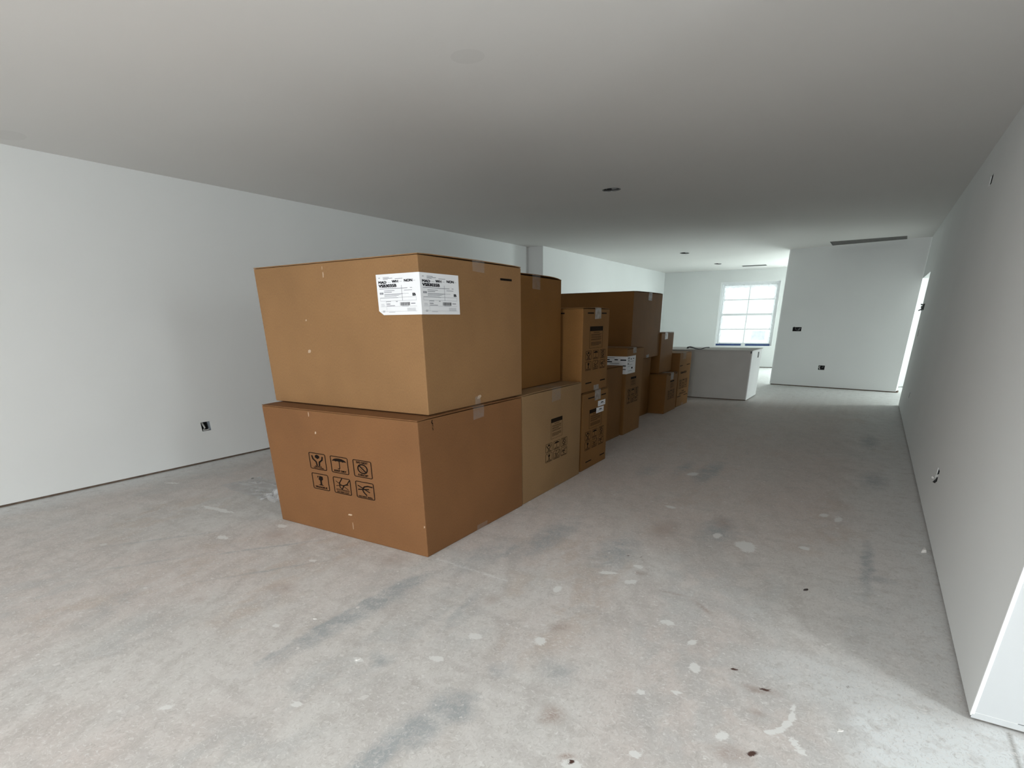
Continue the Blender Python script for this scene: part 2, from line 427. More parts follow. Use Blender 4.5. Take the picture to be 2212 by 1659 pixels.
import numpy as np
def build_floor():
    xs = np.concatenate([[-5.9], np.arange(-5.36, -4.5, 0.05), np.arange(-4.5, 0.66, 0.012), [1.0, 1.6, 2.3, 3.2, 4.3]])
    ys = np.concatenate([[-3.4, -2.0, -1.0, 0.0], np.arange(0.2, 4.0, 0.012), np.arange(4.0, 9.0, 0.05), [10.0, 11.0, 12.5, 14.0, 17.2]])
    X, Y = np.meshgrid(xs, ys)
    nx, ny = len(xs), len(ys)
    # a little wobble so that the marks are not clean ellipses
    wx = 0.012 * np.sin(X * 31 + np.sin(Y * 23) * 2) + 0.006 * np.sin(Y * 61 + X * 17)
    wy = 0.012 * np.sin(Y * 27 + np.sin(X * 37) * 2) + 0.006 * np.sin(X * 53 - Y * 19)
    def field(lst):
        f = np.zeros_like(X)
        for (x, y, rx, ry, rot, amp) in lst:
            k = min(1.0, min(rx, ry) / 0.03)
            dx, dy = X + wx * k * .5 - x, Y + wy * k * .5 - y
            c_, s_ = math.cos(rot), math.sin(rot)
            d = np.hypot((dx * c_ + dy * s_) / rx, (-dx * s_ + dy * c_) / ry)
            f = np.maximum(f, np.clip(1.12 - d, 0, 1) * amp)
        return f
    # large-scale tone: fractal value noise evaluated at the vertices
    rng = np.random.RandomState(11)
    tab = rng.rand(256, 256)
    def vnoise(x, y):
        xi, yi = np.floor(x).astype(int), np.floor(y).astype(int)
        fx, fy = x - xi, y - yi
        fx, fy = fx * fx * (3 - 2 * fx), fy * fy * (3 - 2 * fy)
        g = lambda i, j: tab[(xi + i) % 256, (yi + j) % 256]
        return (g(0, 0) * (1 - fx) + g(1, 0) * fx) * (1 - fy) + (g(0, 1) * (1 - fx) + g(1, 1) * fx) * fy
    def fbm(x, y, n=4, gain=0.55):
        t, a_, tot = 0, 1.0, 0
        for k in range(n):
            t = t + a_ * vnoise(x * 2 ** k + 17.3 * k, y * 2 ** k + 9.1 * k); tot += a_; a_ *= gain
        return t / tot
    sm = lambda v, lo, hi: np.clip((v - lo) / (hi - lo), 0, 1)
    def lay(c_, col, f): return c_ + (np.array(col) - c_) * f[..., None]
    wX, wY = X + 0.10 * (fbm(X * 5, Y * 5, 3) - .5), Y + 0.10 * (fbm(X * 5 + 40, Y * 5 + 7, 3) - .5)
    T = np.zeros(X.shape + (3,)) + np.array((0.615, 0.560, 0.528))
    T = lay(T, (0.625, 0.605, 0.580), sm(fbm(wX * 1.3, wY * 1.1), .40, .60))
    ca, sa = math.cos(0.42), math.sin(0.42)
    U_, V_ = wX * ca + wY * sa, -wX * sa + wY * ca
    st = fbm(U_ * 16, V_ * 3.2, 5, .65)
    st2 = fbm(wX * 3.5 + 3, wY * 18 + 11, 5, .65)
    T = lay(T, (0.45, 0.42, 0.395), .38 * sm(st, .50, .68))
    T = lay(T, (0.68, 0.655, 0.63), .38 * sm(st, .48, .30))
    T = lay(T, (0.44, 0.41, 0.39), .30 * sm(st2, .52, .68))
    sn = fbm(wX * 2.0 + 60, wY * 1.2 + 5)
    md = fbm(wX * 12 + 5, wY * 7 + 2, 4, .6)
    T = lay(T, (0.44, 0.46, 0.46), .38 * sm(sn, .54, .66) * sm(md, .38, .58))
    T = lay(T, (0.50, 0.40, 0.325), .40 * sm(sn, .42, .30) * sm(md, .42, .60))
    T = lay(T, (0.58, 0.48, 0.43), .55 * sm(wY, 2.6, 4.2) * sm(wY, 9.6, 8.6) * sm(wX, 0.15, -0.25))
    # primer overspray along the walls and by the entry corner
    T = lay(T, (0.66, 0.67, 0.665), .75 * sm(wX, 0.0, 0.50))
    T = lay(T, (0.74, 0.75, 0.75), .80 * sm(wX, -4.95, -5.30))
    T = lay(T, (0.78, 0.79, 0.78), .75 * sm(wY, 9.0, 10.6))  # kitchen end painted paler, bright light put into the floor colour
    T = lay(T, (0.76, 0.785, 0.79), .9 * sm(np.hypot((wX - .50) / .42, (wY - 1.78) / .26) + .35 * (st - .5), 1.0, .72))
    T = lay(T, (0.70, 0.72, 0.72), .55 * sm(np.hypot((wX - .10) / .40, (wY - 2.02) / .20), 1.0, .5))
    T = lay(T, (0.66, 0.67, 0.66), .55 * sm(np.hypot((wX - .36) / .12, (wY - 5.35) / .6), 1.0, .4))
    # sheet joints
    T = lay(T, (0.24, 0.225, 0.21), .8 * (np.abs(X - 0.613) < 0.007) * (Y > 1.2) * (Y < 2.02))
    T = lay(T, (0.76, 0.75, 0.73), .8 * (np.abs(Y - (2.135 - (X + 1.87) * .06)) < 0.008) * (X > -1.9) * (X < -1.40))
    tone = np.concatenate([T, st[..., None]], -1).reshape(-1, 4)
    cols = np.stack([field(MARK_GREY), field(MARK_BROWN), field(MARK_WHITE), field(MARK_DARK)], -1).reshape(-1, 4)
    top = np.stack([X, Y, np.zeros_like(X)], -1).reshape(-1, 3)
    idx = np.arange(nx * ny).reshape(ny, nx)
    quads = np.stack([idx[:-1, :-1], idx[:-1, 1:], idx[1:, 1:], idx[1:, :-1]], -1).reshape(-1, 4)
    n0 = nx * ny
    under = np.array([[xs[0], ys[0], -.12], [xs[-1], ys[0], -.12], [xs[-1], ys[-1], -.12], [xs[0], ys[-1], -.12]])
    me = bpy.data.meshes.new('floor')
    me.from_pydata(np.concatenate([top, under]).tolist(), [], quads.tolist() + [[n0 + 3, n0 + 2, n0 + 1, n0]])
    at = me.color_attributes.new('floor_marks', 'FLOAT_COLOR', 'POINT')
    at.data.foreach_set('color', np.concatenate([cols, np.zeros((4, 4))]).astype(np.float32).ravel())
    at2 = me.color_attributes.new('floor_tone', 'FLOAT_COLOR', 'POINT')
    at2.data.foreach_set('color', np.concatenate([tone, np.ones((4, 4)) * .4]).astype(np.float32).ravel())
    me.materials.append(M_FLOOR)
    me.update()
    return link(bpy.data.objects.new('floor', me))
flo = struct(build_floor(), 'dusty grey-pink subfloor with scrape marks and plaster spots', 'floor')
P1 = Vector((-1.62, 12.225, 0)); P2 = Vector((0.509, 11.782, 0))
PD = (P2 - P1).normalized()                    # along the partition, to the right
PNb = Vector((-PD.y, PD.x, 0))                 # away from the camera
def on_part(u, z, off=0.0): return P1 + PD * u + PNb * off + Vector((0, 0, z))

SLOT1 = [(-0.92, 11.44), (0.16, 11.40), (0.175, 11.82), (-0.915, 12.02)]
SLOT2 = [(-3.04, 15.17), (-2.50, 15.24), (-2.52, 15.52), (-3.06, 15.45)]
CANS = [(-2.428, 5.640, 0.092, 0.078), (-3.400, 11.570, 0.085, 0.14), (-3.400, 14.30, 0.080, 0.15)]
ceil = prism('ceiling', rect(-5.9, -3.4, 4.3, 17.2),
             [SLOT1, SLOT2] + [ellipse(*c) for c in CANS],
             (0, 0, ZC), (1, 0, 0), (0, 1, 0), (0, 0, 1), 0.16, M_CEIL)
M_PATCH = plain('ceiling_mud_patch', (0.755, 0.745, 0.72), 0.9, var=0.01, scale=2, spec=0.1)
for q in ((-1.885, 2.60, 0.085, 0.075), (-5.08, 1.84, 0.13, 0.09)):
    bm = bmesh.new()
    vs = [bm.verts.new((x, y, ZC - 0.0004)) for x, y in ellipse(q[0], q[1], q[2], q[3], 20)]
    bm.faces.new(vs[::-1])
    obj_bm('mud_patch', bm, M_PATCH, ceil)
struct(ceil, 'flat pale grey painted ceiling over the whole open room', 'ceiling')

def wall(name, outer, holes, O, U, Nn, th, label, m=None):
    o = prism(name, outer, holes, O, U, UP, Nn, th, m or M_WALL)
    return struct(o, label)

def base_plate(wallobj, O, U, Nn, u0, u1):
    """lumber plate seen in the gap under the drywall"""
    O, U, Nn = Vector(O), Vector(U), Vector(Nn)
    bm = bmesh.new()
    a = [O + U * u + Nn * n + Vector((0, 0, z)) for u in (u0, u1) for n in (0.014, 0.10) for z in (0.0, 0.03)]
    v = [bm.verts.new(p) for p in a]
    for q in ((0, 1, 3, 2), (4, 6, 7, 5), (0, 4, 5, 1), (2, 3, 7, 6), (0, 2, 6, 4), (1, 5, 7, 3)):
        bm.faces.new([v[i] for i in q])
    bmesh.ops.recalc_face_normals(bm, faces=bm.faces[:])
    return obj_bm('bottom_plate', bm, M_WOOD, wallobj)

OUT_L = (2.787, 0.304, 2.877, 0.390)           # y0 z0 y1 z1
wl = wall('wall_left', rect(-3.0, Z0, 8.95, ZC), [rect(*OUT_L)], (XL, 0, 0), (0, 1, 0), (-1, 0, 0), 0.10,
          'long white painted wall on the left with a gap at its foot')
base_plate(wl, (XL, 0, 0), (0, 1, 0), (-1, 0, 0), -3.0, 8.95)
K0 = Vector((-5.058, 8.95, 0)); K1 = Vector((-5.221, 16.10, 0))
KD = (K1 - K0).normalized()
wk = wall('wall_kitchen_left', rect(0, Z0, (K1 - K0).length, ZC), [], K0, KD, Vector((-KD.y, KD.x, 0)), 0.34,
          'white kitchen side wall stepping out beyond the boxes')
F0 = K1.copy(); FD = Vector((3.04, 0.28, 0)).normalized()
FN = Vector((-FD.y, FD.x, 0))
WIN = (1.52, 0.548, 2.965, 2.137)
DOORP = (3.95, 0.02, 5.70, 2.08)
wf = wall('wall_far', rect(-0.2, Z0, 6.1, ZC), [rect(*WIN), rect(*DOORP)], F0, FD, FN, 0.16,
          'far kitchen wall with a bright window')
base_plate(wf, F0, FD, FN, -0.1, 4.05)

PL = (P2 - P1).length
OUT_P1 = (0.272, 1.011, 0.431, 1.087); OUT_P2 = (0.849, 0.327, 0.960, 0.407)
wp = wall('wall_partition', rect(0, Z0, PL, ZC), [rect(*OUT_P1), rect(*OUT_P2)], P1, PD, PNb, 0.12,
          'white partition wall facing the room at the far right')
base_plate(wp, P1, PD, PNb, 0.01, 2.2)

OUT_R = [(5.545, 2.134, 5.665, 2.197), (9.50, 1.000, 9.62, 1.093), (8.31, 0.308, 8.42, 0.384), (4.18, 0.284, 4.285, 0.357)]
YD, ZD = 10.07, 1.836
wr = wall('wall_right', [(2.03, Z0), (YD, Z0), (YD, ZD), (11.775, ZD), (11.775, ZC), (2.03, ZC)],
          [rect(*q) for q in OUT_R], (XR, 0, 0), (0, 1, 0), (1, 0, 0), 0.12,
          'white wall along the right side with small cut-outs and a doorway')
base_plate(wr, (XR, 0, 0), (0, 1, 0), (1, 0, 0), 2.05, YD)
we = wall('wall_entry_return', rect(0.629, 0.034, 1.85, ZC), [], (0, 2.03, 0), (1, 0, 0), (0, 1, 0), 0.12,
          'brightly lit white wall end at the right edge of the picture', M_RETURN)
base_plate(we, (0, 2.03, 0), (1, 0, 0), (0, 1, 0), 0.53, 1.85)
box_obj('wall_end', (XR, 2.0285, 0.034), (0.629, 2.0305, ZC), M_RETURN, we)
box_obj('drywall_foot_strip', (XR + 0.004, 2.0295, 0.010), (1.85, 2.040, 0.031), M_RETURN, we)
box_obj('corner_bead', (XR - 0.0015, 2.0262, 0.026), (XR + 0.010, 2.036, ZC), M_BEAD, we, 0.001)

ENTW = (0.78, 0.86, 1.32, 2.34)
wx = wall('wall_entry_right', rect(-3.0, Z0, 2.03, ZC), [rect(*ENTW)], (1.85, 0, 0), (0, 1, 0), (1, 0, 0), 0.14,
          'white entry wall with a tall narrow window out of view')
FRW = [(-2.75, 0.14, -1.25, 1.68), (-0.85, 0.14, 0.55, 1.68)]
wfr = wall('wall_front', rect(-5.45, Z0, 2.0, ZC), [rect(*q) for q in FRW], (0, -3.0, 0), (1, 0, 0), (0, -1, 0), 0.14,
           'white front wall with two windows behind the viewpoint')
SRW = (11.05, 0.12, 12.25, 1.90)
wall('wall_side_hall_right', rect(8.4, Z0, 12.9, ZC), [rect(*SRW)], (4.00, 0, 0), (0, 1, 0), (1, 0, 0), 0.14,
     'white side hall wall with its own window')
wall('wall_side_hall_front', rect(0.629, Z0, 4.00, ZC), [], (0, 8.5, 0), (1, 0, 0), (0, -1, 0), 0.12,
     'white side hall wall behind the long right wall')
wall('wall_side_hall_back', rect(0.50, Z0, 4.00, ZC), [], (0, 12.75, 0), (1, 0, 0), (0, 1, 0), 0.12,
     'brightly lit white hall wall seen as a sliver through the doorway')
wall('wall_side_hall_left', rect(11.91, Z0, 12.87, ZC), [], (0.505, 0, 0), (0, 1, 0), (-1, 0, 0), 0.10,
     'short white hall wall behind the end of the partition')
wall('wall_kitchen_right', rect(12.87, Z0, 17.0, ZC), [], (0.62, 0, 0), (0, 1, 0), (1, 0, 0), 0.12,
     'white kitchen wall hidden behind the partition')

# door jamb edges and corner beads
def bead(parent, p, d1, d2, z0, z1, w=0.011):
    p, d1, d2 = Vector(p), Vector(d1).normalized(), Vector(d2).normalized()
    bm = bmesh.new()
    for z in (z0, z1):
        for a, c in ((-0.001, -0.0015), (w, -0.0015), (w, 0.004), (-0.001, 0.004)):
            bm.verts.new(p + d1 * a + d2 * c + Vector((0, 0, z)))
    bm.verts.ensure_lookup_table()
    v = bm.verts
    for q in ((0, 1, 5, 4), (1, 2, 6, 5), (2, 3, 7, 6), (3, 0, 4, 7), (3, 2, 1, 0), (4, 5, 6, 7)):
        bm.faces.new([v[i] for i in q])
    bmesh.ops.recalc_face_normals(bm, faces=bm.faces[:])
    return obj_bm('corner_bead', bm, M_BEAD, parent)
bead(wp, P1, PD, PNb, Z0, ZC, 0.022)

# ------------------------------------------------------------------ windows
def frame_window(name, O, U, Nn, r, label, sashes=2, muntins=True, depth0=0.03, glass=M_GLASS, sheet=False, wall_th=0.14):
    """double hung window set in the hole r=(u0,z0,u1,z1) of a wall plane O,U ; Nn points outdoors"""
    O, U, Nn = Vector(O), Vector(U).normalized(), Vector(Nn).normalized()
    root = empty(name, O + U * ((r[0] + r[2]) / 2) + Vector((0, 0, r[1])) + Nn * depth0)
    inv = Matrix.Translation(root.location).inverted()
    def slab(nm, u0, z0, u1, z1, n0, n1, m, par):
        bm = bmesh.new()
        vs = []
        for n_ in (n0, n1):
            for (u, z) in ((u0, z0), (u1, z0), (u1, z1), (u0, z1)):
                vs.append(bm.verts.new(inv @ (O + U * u + Nn * n_ + Vector((0, 0, z)))))
        for q in ((0, 1, 2, 3), (7, 6, 5, 4), (0, 4, 5, 1), (1, 5, 6, 2), (2, 6, 7, 3), (3, 7, 4, 0)):
            bm.faces.new([vs[i] for i in q])
        bmesh.ops.recalc_face_normals(bm, faces=bm.faces[:])
        o = obj_bm(nm, bm, m, par)
        return o
    u0, z0, u1, z1 = r
    fw = 0.045
    d0, d1 = depth0 + 0.045, wall_th + 0.02
    slab('jamb', u0, z0, u0 + fw, z1, d0, d1, M_VINYL, root)
    slab('jamb', u1 - fw, z0, u1, z1, d0, d1, M_VINYL, root)
    slab('head_frame', u0 + fw, z1 - fw, u1 - fw, z1, d0, d1, M_VINYL, root)
    slab('sill_frame', u0 + fw, z0, u1 - fw, z0 + fw, d0, d1, M_VINYL, root)
    zm = (z0 + z1) / 2 + 0.01
    um = (u0 + u1) / 2
    for k, (a, b_, off) in enumerate(((z0 + fw, zm, 0.0), (zm - 0.02, z1 - fw, 0.03))):
        s0, s1 = d0 + 0.015 + off, d0 + 0.04 + off
        sw = 0.035
        bmr = empty('sash')                       # each sash: rails, stiles, muntins, panes
        bmr.parent = root
        bmr['label'] = 'lower sash' if k == 0 else 'upper sash'
        slab('rail', u0 + fw, a, u1 - fw, a + sw, s0, s1, M_VINYL, bmr)
        slab('rail', u0 + fw, b_ - sw, u1 - fw, b_, s0, s1, M_VINYL, bmr)
        slab('stile', u0 + fw, a + sw, u0 + fw + sw, b_ - sw, s0, s1, M_VINYL, bmr)
        slab('stile', u1 - fw - sw, a + sw, u1 - fw, b_ - sw, s0, s1, M_VINYL, bmr)
        ua, ub, za, zb = u0 + fw + sw, u1 - fw - sw, a + sw, b_ - sw
        mz = (za + zb) / 2
        mw = 0.013
        slab('muntin', um - mw, za, um + mw, zb, s0 + 0.004, s1 - 0.006, M_VINYL, bmr)
        slab('muntin', ua, mz - mw, um - mw, mz + mw, s0 + 0.004, s1 - 0.006, M_VINYL, bmr)
        slab('muntin', um + mw, mz - mw, ub, mz + mw, s0 + 0.004, s1 - 0.006, M_VINYL, bmr)
        for (pa, pb) in ((ua, um - mw), (um + mw, ub)):
            for (qa, qb) in ((za, mz - mw), (mz + mw, zb)):
                slab('pane', pa, qa, pb, qb, s0 + 0.011, s0 + 0.014, glass, bmr)
    struct(root, label, 'window')
    return root, slab

win1, slab1 = frame_window('window_1', F0, FD, FN, WIN, 'bright white-framed kitchen window with eight panes', depth0=0.03, wall_th=0.16)
# corner bead edges around the opening, blue tape line at the sill, stickers and film on the panes
u0, z0, u1, z1 = WIN
for q in ((u0 - 0.014, z0 - 0.012, u0 + 0.010, z1 + 0.008), (u0, z1 - 0.004, u1 + 0.01, z1 + 0.010),
          (u0 - 0.01, z0 - 0.018, u1, z0 + 0.006), (u1 - 0.004, z0, u1 + 0.006, z1)):
    slab1('edge_bead', q[0], q[1], q[2], q[3], -0.004, 0.012, M_BEAD, win1)
slab1('blue_tape_strip', u0 + 0.02, z0 + 0.004, (u0 + u1) / 2 - 0.05, z0 + 0.052, 0.066, 0.0745, M_BLUE, win1)
slab1('blue_tape_strip', (u0 + u1) / 2 + 0.06, z0 + 0.004, u1 - 0.05, z0 + 0.052, 0.066, 0.0745, M_BLUE, win1)
slab1('pane_sticker', 2.425, 0.70, 2.765, 0.927, 0.094, 0.0955, M_STICKER, win1)
# film edge: wrinkled strip around the frame
def film_strip(ua, za, ub, zb, w, seed):
    rnd = random.Random(seed)
    bm = bmesh.new()
    n = 26
    inv = Matrix.Translation(win1.location).inverted()
    prev = None
    vert = abs(zb - za) > abs(ub - ua)
    for i in range(n + 1):
        t = i / n
        u = ua + (ub - ua) * t; z = za + (zb - za) * t
        row = []
        for j in range(4):
            s = (j / 3) * w * (1 + 0.35 * rnd.uniform(-1, 1) * (j == 3))
            uu, zz = (u + s, z) if vert else (u, z + s)
            row.append(bm.verts.new(inv @ (F0 + FD * uu + FN * (0.068 + 0.006 * rnd.uniform(-1, 1)) + Vector((0, 0, zz)))))
        if prev:
            for j in range(3):
                bm.faces.new((prev[j], row[j], row[j + 1], prev[j + 1]))
        prev = row
    return obj_bm('protective_film', bm, M_SHEET, win1)
film_strip(u0 + 0.06, z1 - 0.05, u1 - 0.06, z1 - 0.05, -0.075, 1)
film_strip(u0 + 0.06, z0 + 0.06, u0 + 0.06, z1 - 0.05, 0.06, 2)
film_strip(u1 - 0.06, z0 + 0.06, u1 - 0.06, z1 - 0.05, -0.05, 3)

frame_window('window_2', (0, -3.0, 0), (1, 0, 0), (0, -1, 0), FRW[0], 'left front window behind the viewpoint')
frame_window('window_3', (0, -3.0, 0), (1, 0, 0), (0, -1, 0), FRW[1], 'right front window behind the viewpoint')
frame_window('window_4', (1.85, 0, 0), (0, 1, 0), (1, 0, 0), ENTW, 'tall narrow entry window out of view')
frame_window('window_5', (4.00, 0, 0), (0, 1, 0), (1, 0, 0), SRW, 'side room window out of view')
frame_window('window_6', F0, FD, FN, DOORP, 'tall glazed kitchen opening hidden by the partition', wall_th=0.16)

# ================================================================== flat print helper
_txt_cache = {}
def text_polys(s):
    if s in _txt_cache: return _txt_cache[s]
    cu = bpy.data.curves.new('tmp_text', 'FONT')
    cu.body = s
    cu.resolution_u = 3
    o = bpy.data.objects.new('tmp_text', cu)
    COL.objects.link(o)
    dg = bpy.context.evaluated_depsgraph_get()
    me = bpy.data.meshes.new_from_object(o.evaluated_get(dg))
    xs = [v.co.x for v in me.vertices]; ys = [v.co.y for v in me.vertices]
    a, c = min(xs), max(xs); e, f = min(ys), max(ys)
    polys = [[((me.vertices[i].co.x - a) / (c - a), (me.vertices[i].co.y - e) / (f - e)) for i in p.vertices] for p in me.polygons]
    bpy.data.objects.remove(o, do_unlink=True)
    bpy.data.curves.remove(cu)
    bpy.data.meshes.remove(me)
    _txt_cache[s] = polys
    return polys

BOLD = 1.0
class Ink:
    def __init__(s): s.p = []
    def poly(s, pts): s.p.append(list(pts)); return s
    def rect(s, a, b, c, d): return s.poly([(a, b), (c, b), (c, d), (a, d)])
    def stroke(s, pts, w):
        h = w / 2
        for (x0, y0), (x1, y1) in zip(pts[:-1], pts[1:]):
            l = math.hypot(x1 - x0, y1 - y0) or 1e-9
            dx, dy = (x1 - x0) / l * h, (y1 - y0) / l * h
            x0b, y0b, x1b, y1b = x0 - dx * .6, y0 - dy * .6, x1 + dx * .6, y1 + dy * .6
            s.poly([(x0b - dy, y0b + dx), (x0b + dy, y0b - dx), (x1b + dy, y1b - dx), (x1b - dy, y1b + dx)])
        return s
    def ring(s, cx, cy, r0, r1, n=24):
        for k in range(n):
            a, b = 2 * math.pi * k / n, 2 * math.pi * (k + 1) / n
            s.poly([(cx + r0 * math.cos(a), cy + r0 * math.sin(a)), (cx + r1 * math.cos(a), cy + r1 * math.sin(a)),
                    (cx + r1 * math.cos(b), cy + r1 * math.sin(b)), (cx + r0 * math.cos(b), cy + r0 * math.sin(b))])
        return s
    def frame(s, x0, y0, x1, y1, r, t):
        def loop(a, b, c, d, rr):
            out = []
            for (cx, cy, st) in ((c - rr, d - rr, 0), (a + rr, d - rr, 90), (a + rr, b + rr, 180), (c - rr, b + rr, 270)):
                for k in range(5):
                    an = math.radians(st + 22.5 * k)
                    out.append((cx + rr * math.cos(an), cy + rr * math.sin(an)))
            return out
        A, B = loop(x0, y0, x1, y1, r), loop(x0 + t, y0 + t, x1 - t, y1 - t, max(r - t, 0.01))
        n = len(A)
        for i in range(n):
            s.poly([A[i], A[(i + 1) % n], B[(i + 1) % n], B[i]])
        return s
    def text(s, t, x0, y0, x1, y1):
        ox, oy = 0.10 * (y1 - y0) * BOLD, 0.06 * (y1 - y0) * BOLD      # overprinted twice for weight
        for dx, dy in ((-ox, -oy), (ox, oy), (-ox, oy), (ox, -oy)):
            for p in text_polys(t):
                s.poly([(x0 + u * (x1 - x0) + dx, y0 + v * (y1 - y0) + dy) for u, v in p])
        return s
    def build(s, name, parent, mapping, m):
        bm = bmesh.new()
        for p in s.p:
            try: bm.faces.new([bm.verts.new(mapping(u, v)) for u, v in p])
            except ValueError: pass
        o = obj_bm(name, bm, m, parent)
        if 'print' in name and len(s.p) > 1: o['kind'] = 'stuff'
        return o

def icon(kind):
    k = Ink()
    k.frame(0, 0, 1, 1, 0.09, 0.045)
    if kind == 'care':
        k.poly([(.37, .72), (.5, .64), (.63, .72), (.63, .84), (.5, .91), (.37, .84)])
        k.stroke([(.19, .80), (.23, .62), (.40, .47), (.43, .26)], .085)
        k.stroke([(.81, .80), (.77, .62), (.60, .47), (.57, .26)], .085)
        k.text('HANDLE', .30, .155, .70, .225); k.text('WITH CARE', .20, .07, .80, .135)
    elif kind == 'dry':
        pts = [(.10, .68)]
        for a in range(0, 9):
            an = math.pi - a * math.pi / 8
            pts.append((.5 + .40 * math.cos(an), .68 + .21 * math.sin(an)))
        for q in range(4):
            x = .9 - q * .2
            pts += [(x - .05, .71), (x - .15, .71), (x - .2, .68)]
        k.poly(pts[:-1])
        k.stroke([(.5, .70), (.5, .32), (.46, .25), (.40, .28)], .045)
        k.text('KEEP DRY', .16, .09, .84, .19)
    elif kind == 'drop':
        k.text('DO NOT', .20, .80, .80, .91)
        k.ring(.5, .50, .215, .285)
        k.stroke([(.31, .69), (.69, .31)], .07)
        k.stroke([(.38, .48), (.46, .34), (.56, .36)], .02); k.stroke([(.46, .62), (.60, .58)], .02)
        k.text('DROP', .24, .09, .76, .19)
    elif kind == 'fragile':
        k.poly([(.33, .84), (.43, .84), (.35, .70)])
        k.poly([(.47, .86), (.66, .84), (.66, .66), (.57, .56), (.57, .34), (.68, .27), (.34, .27), (.47, .34), (.47, .56), (.39, .64), (.42, .72)])
        k.text('FRAGILE', .16, .10, .84, .20)
    elif kind == 'cut':
        k.stroke([(.52, .94), (.36, .66), (.36, .40), (.48, .30), (.60, .54), (.80, .66), (.94, .90)], .055)
        k.stroke([(.16, .74), (.82, .34)], .035); k.stroke([(.16, .46), (.86, .62)], .035)
        k.stroke([(.14, .27), (.88, .27)], .028); k.stroke([(.14, .215), (.88, .215)], .028)
        k.text('DO NOT CUT', .16, .07, .84, .15)
    else:
        k.stroke([(.38, .60), (.50, .72), (.68, .78), (.90, .76)], .07)
        k.stroke([(.36, .54), (.42, .38), (.56, .22)], .07)
        k.stroke([(.14, .74), (.74, .42)], .055); k.stroke([(.14, .50), (.70, .60)], .065)
        k.text('DO NOT ROLL', .12, .07, .88, .15)
    return k
ICONS = ('care', 'dry', 'drop', 'fragile', 'cut', 'roll')

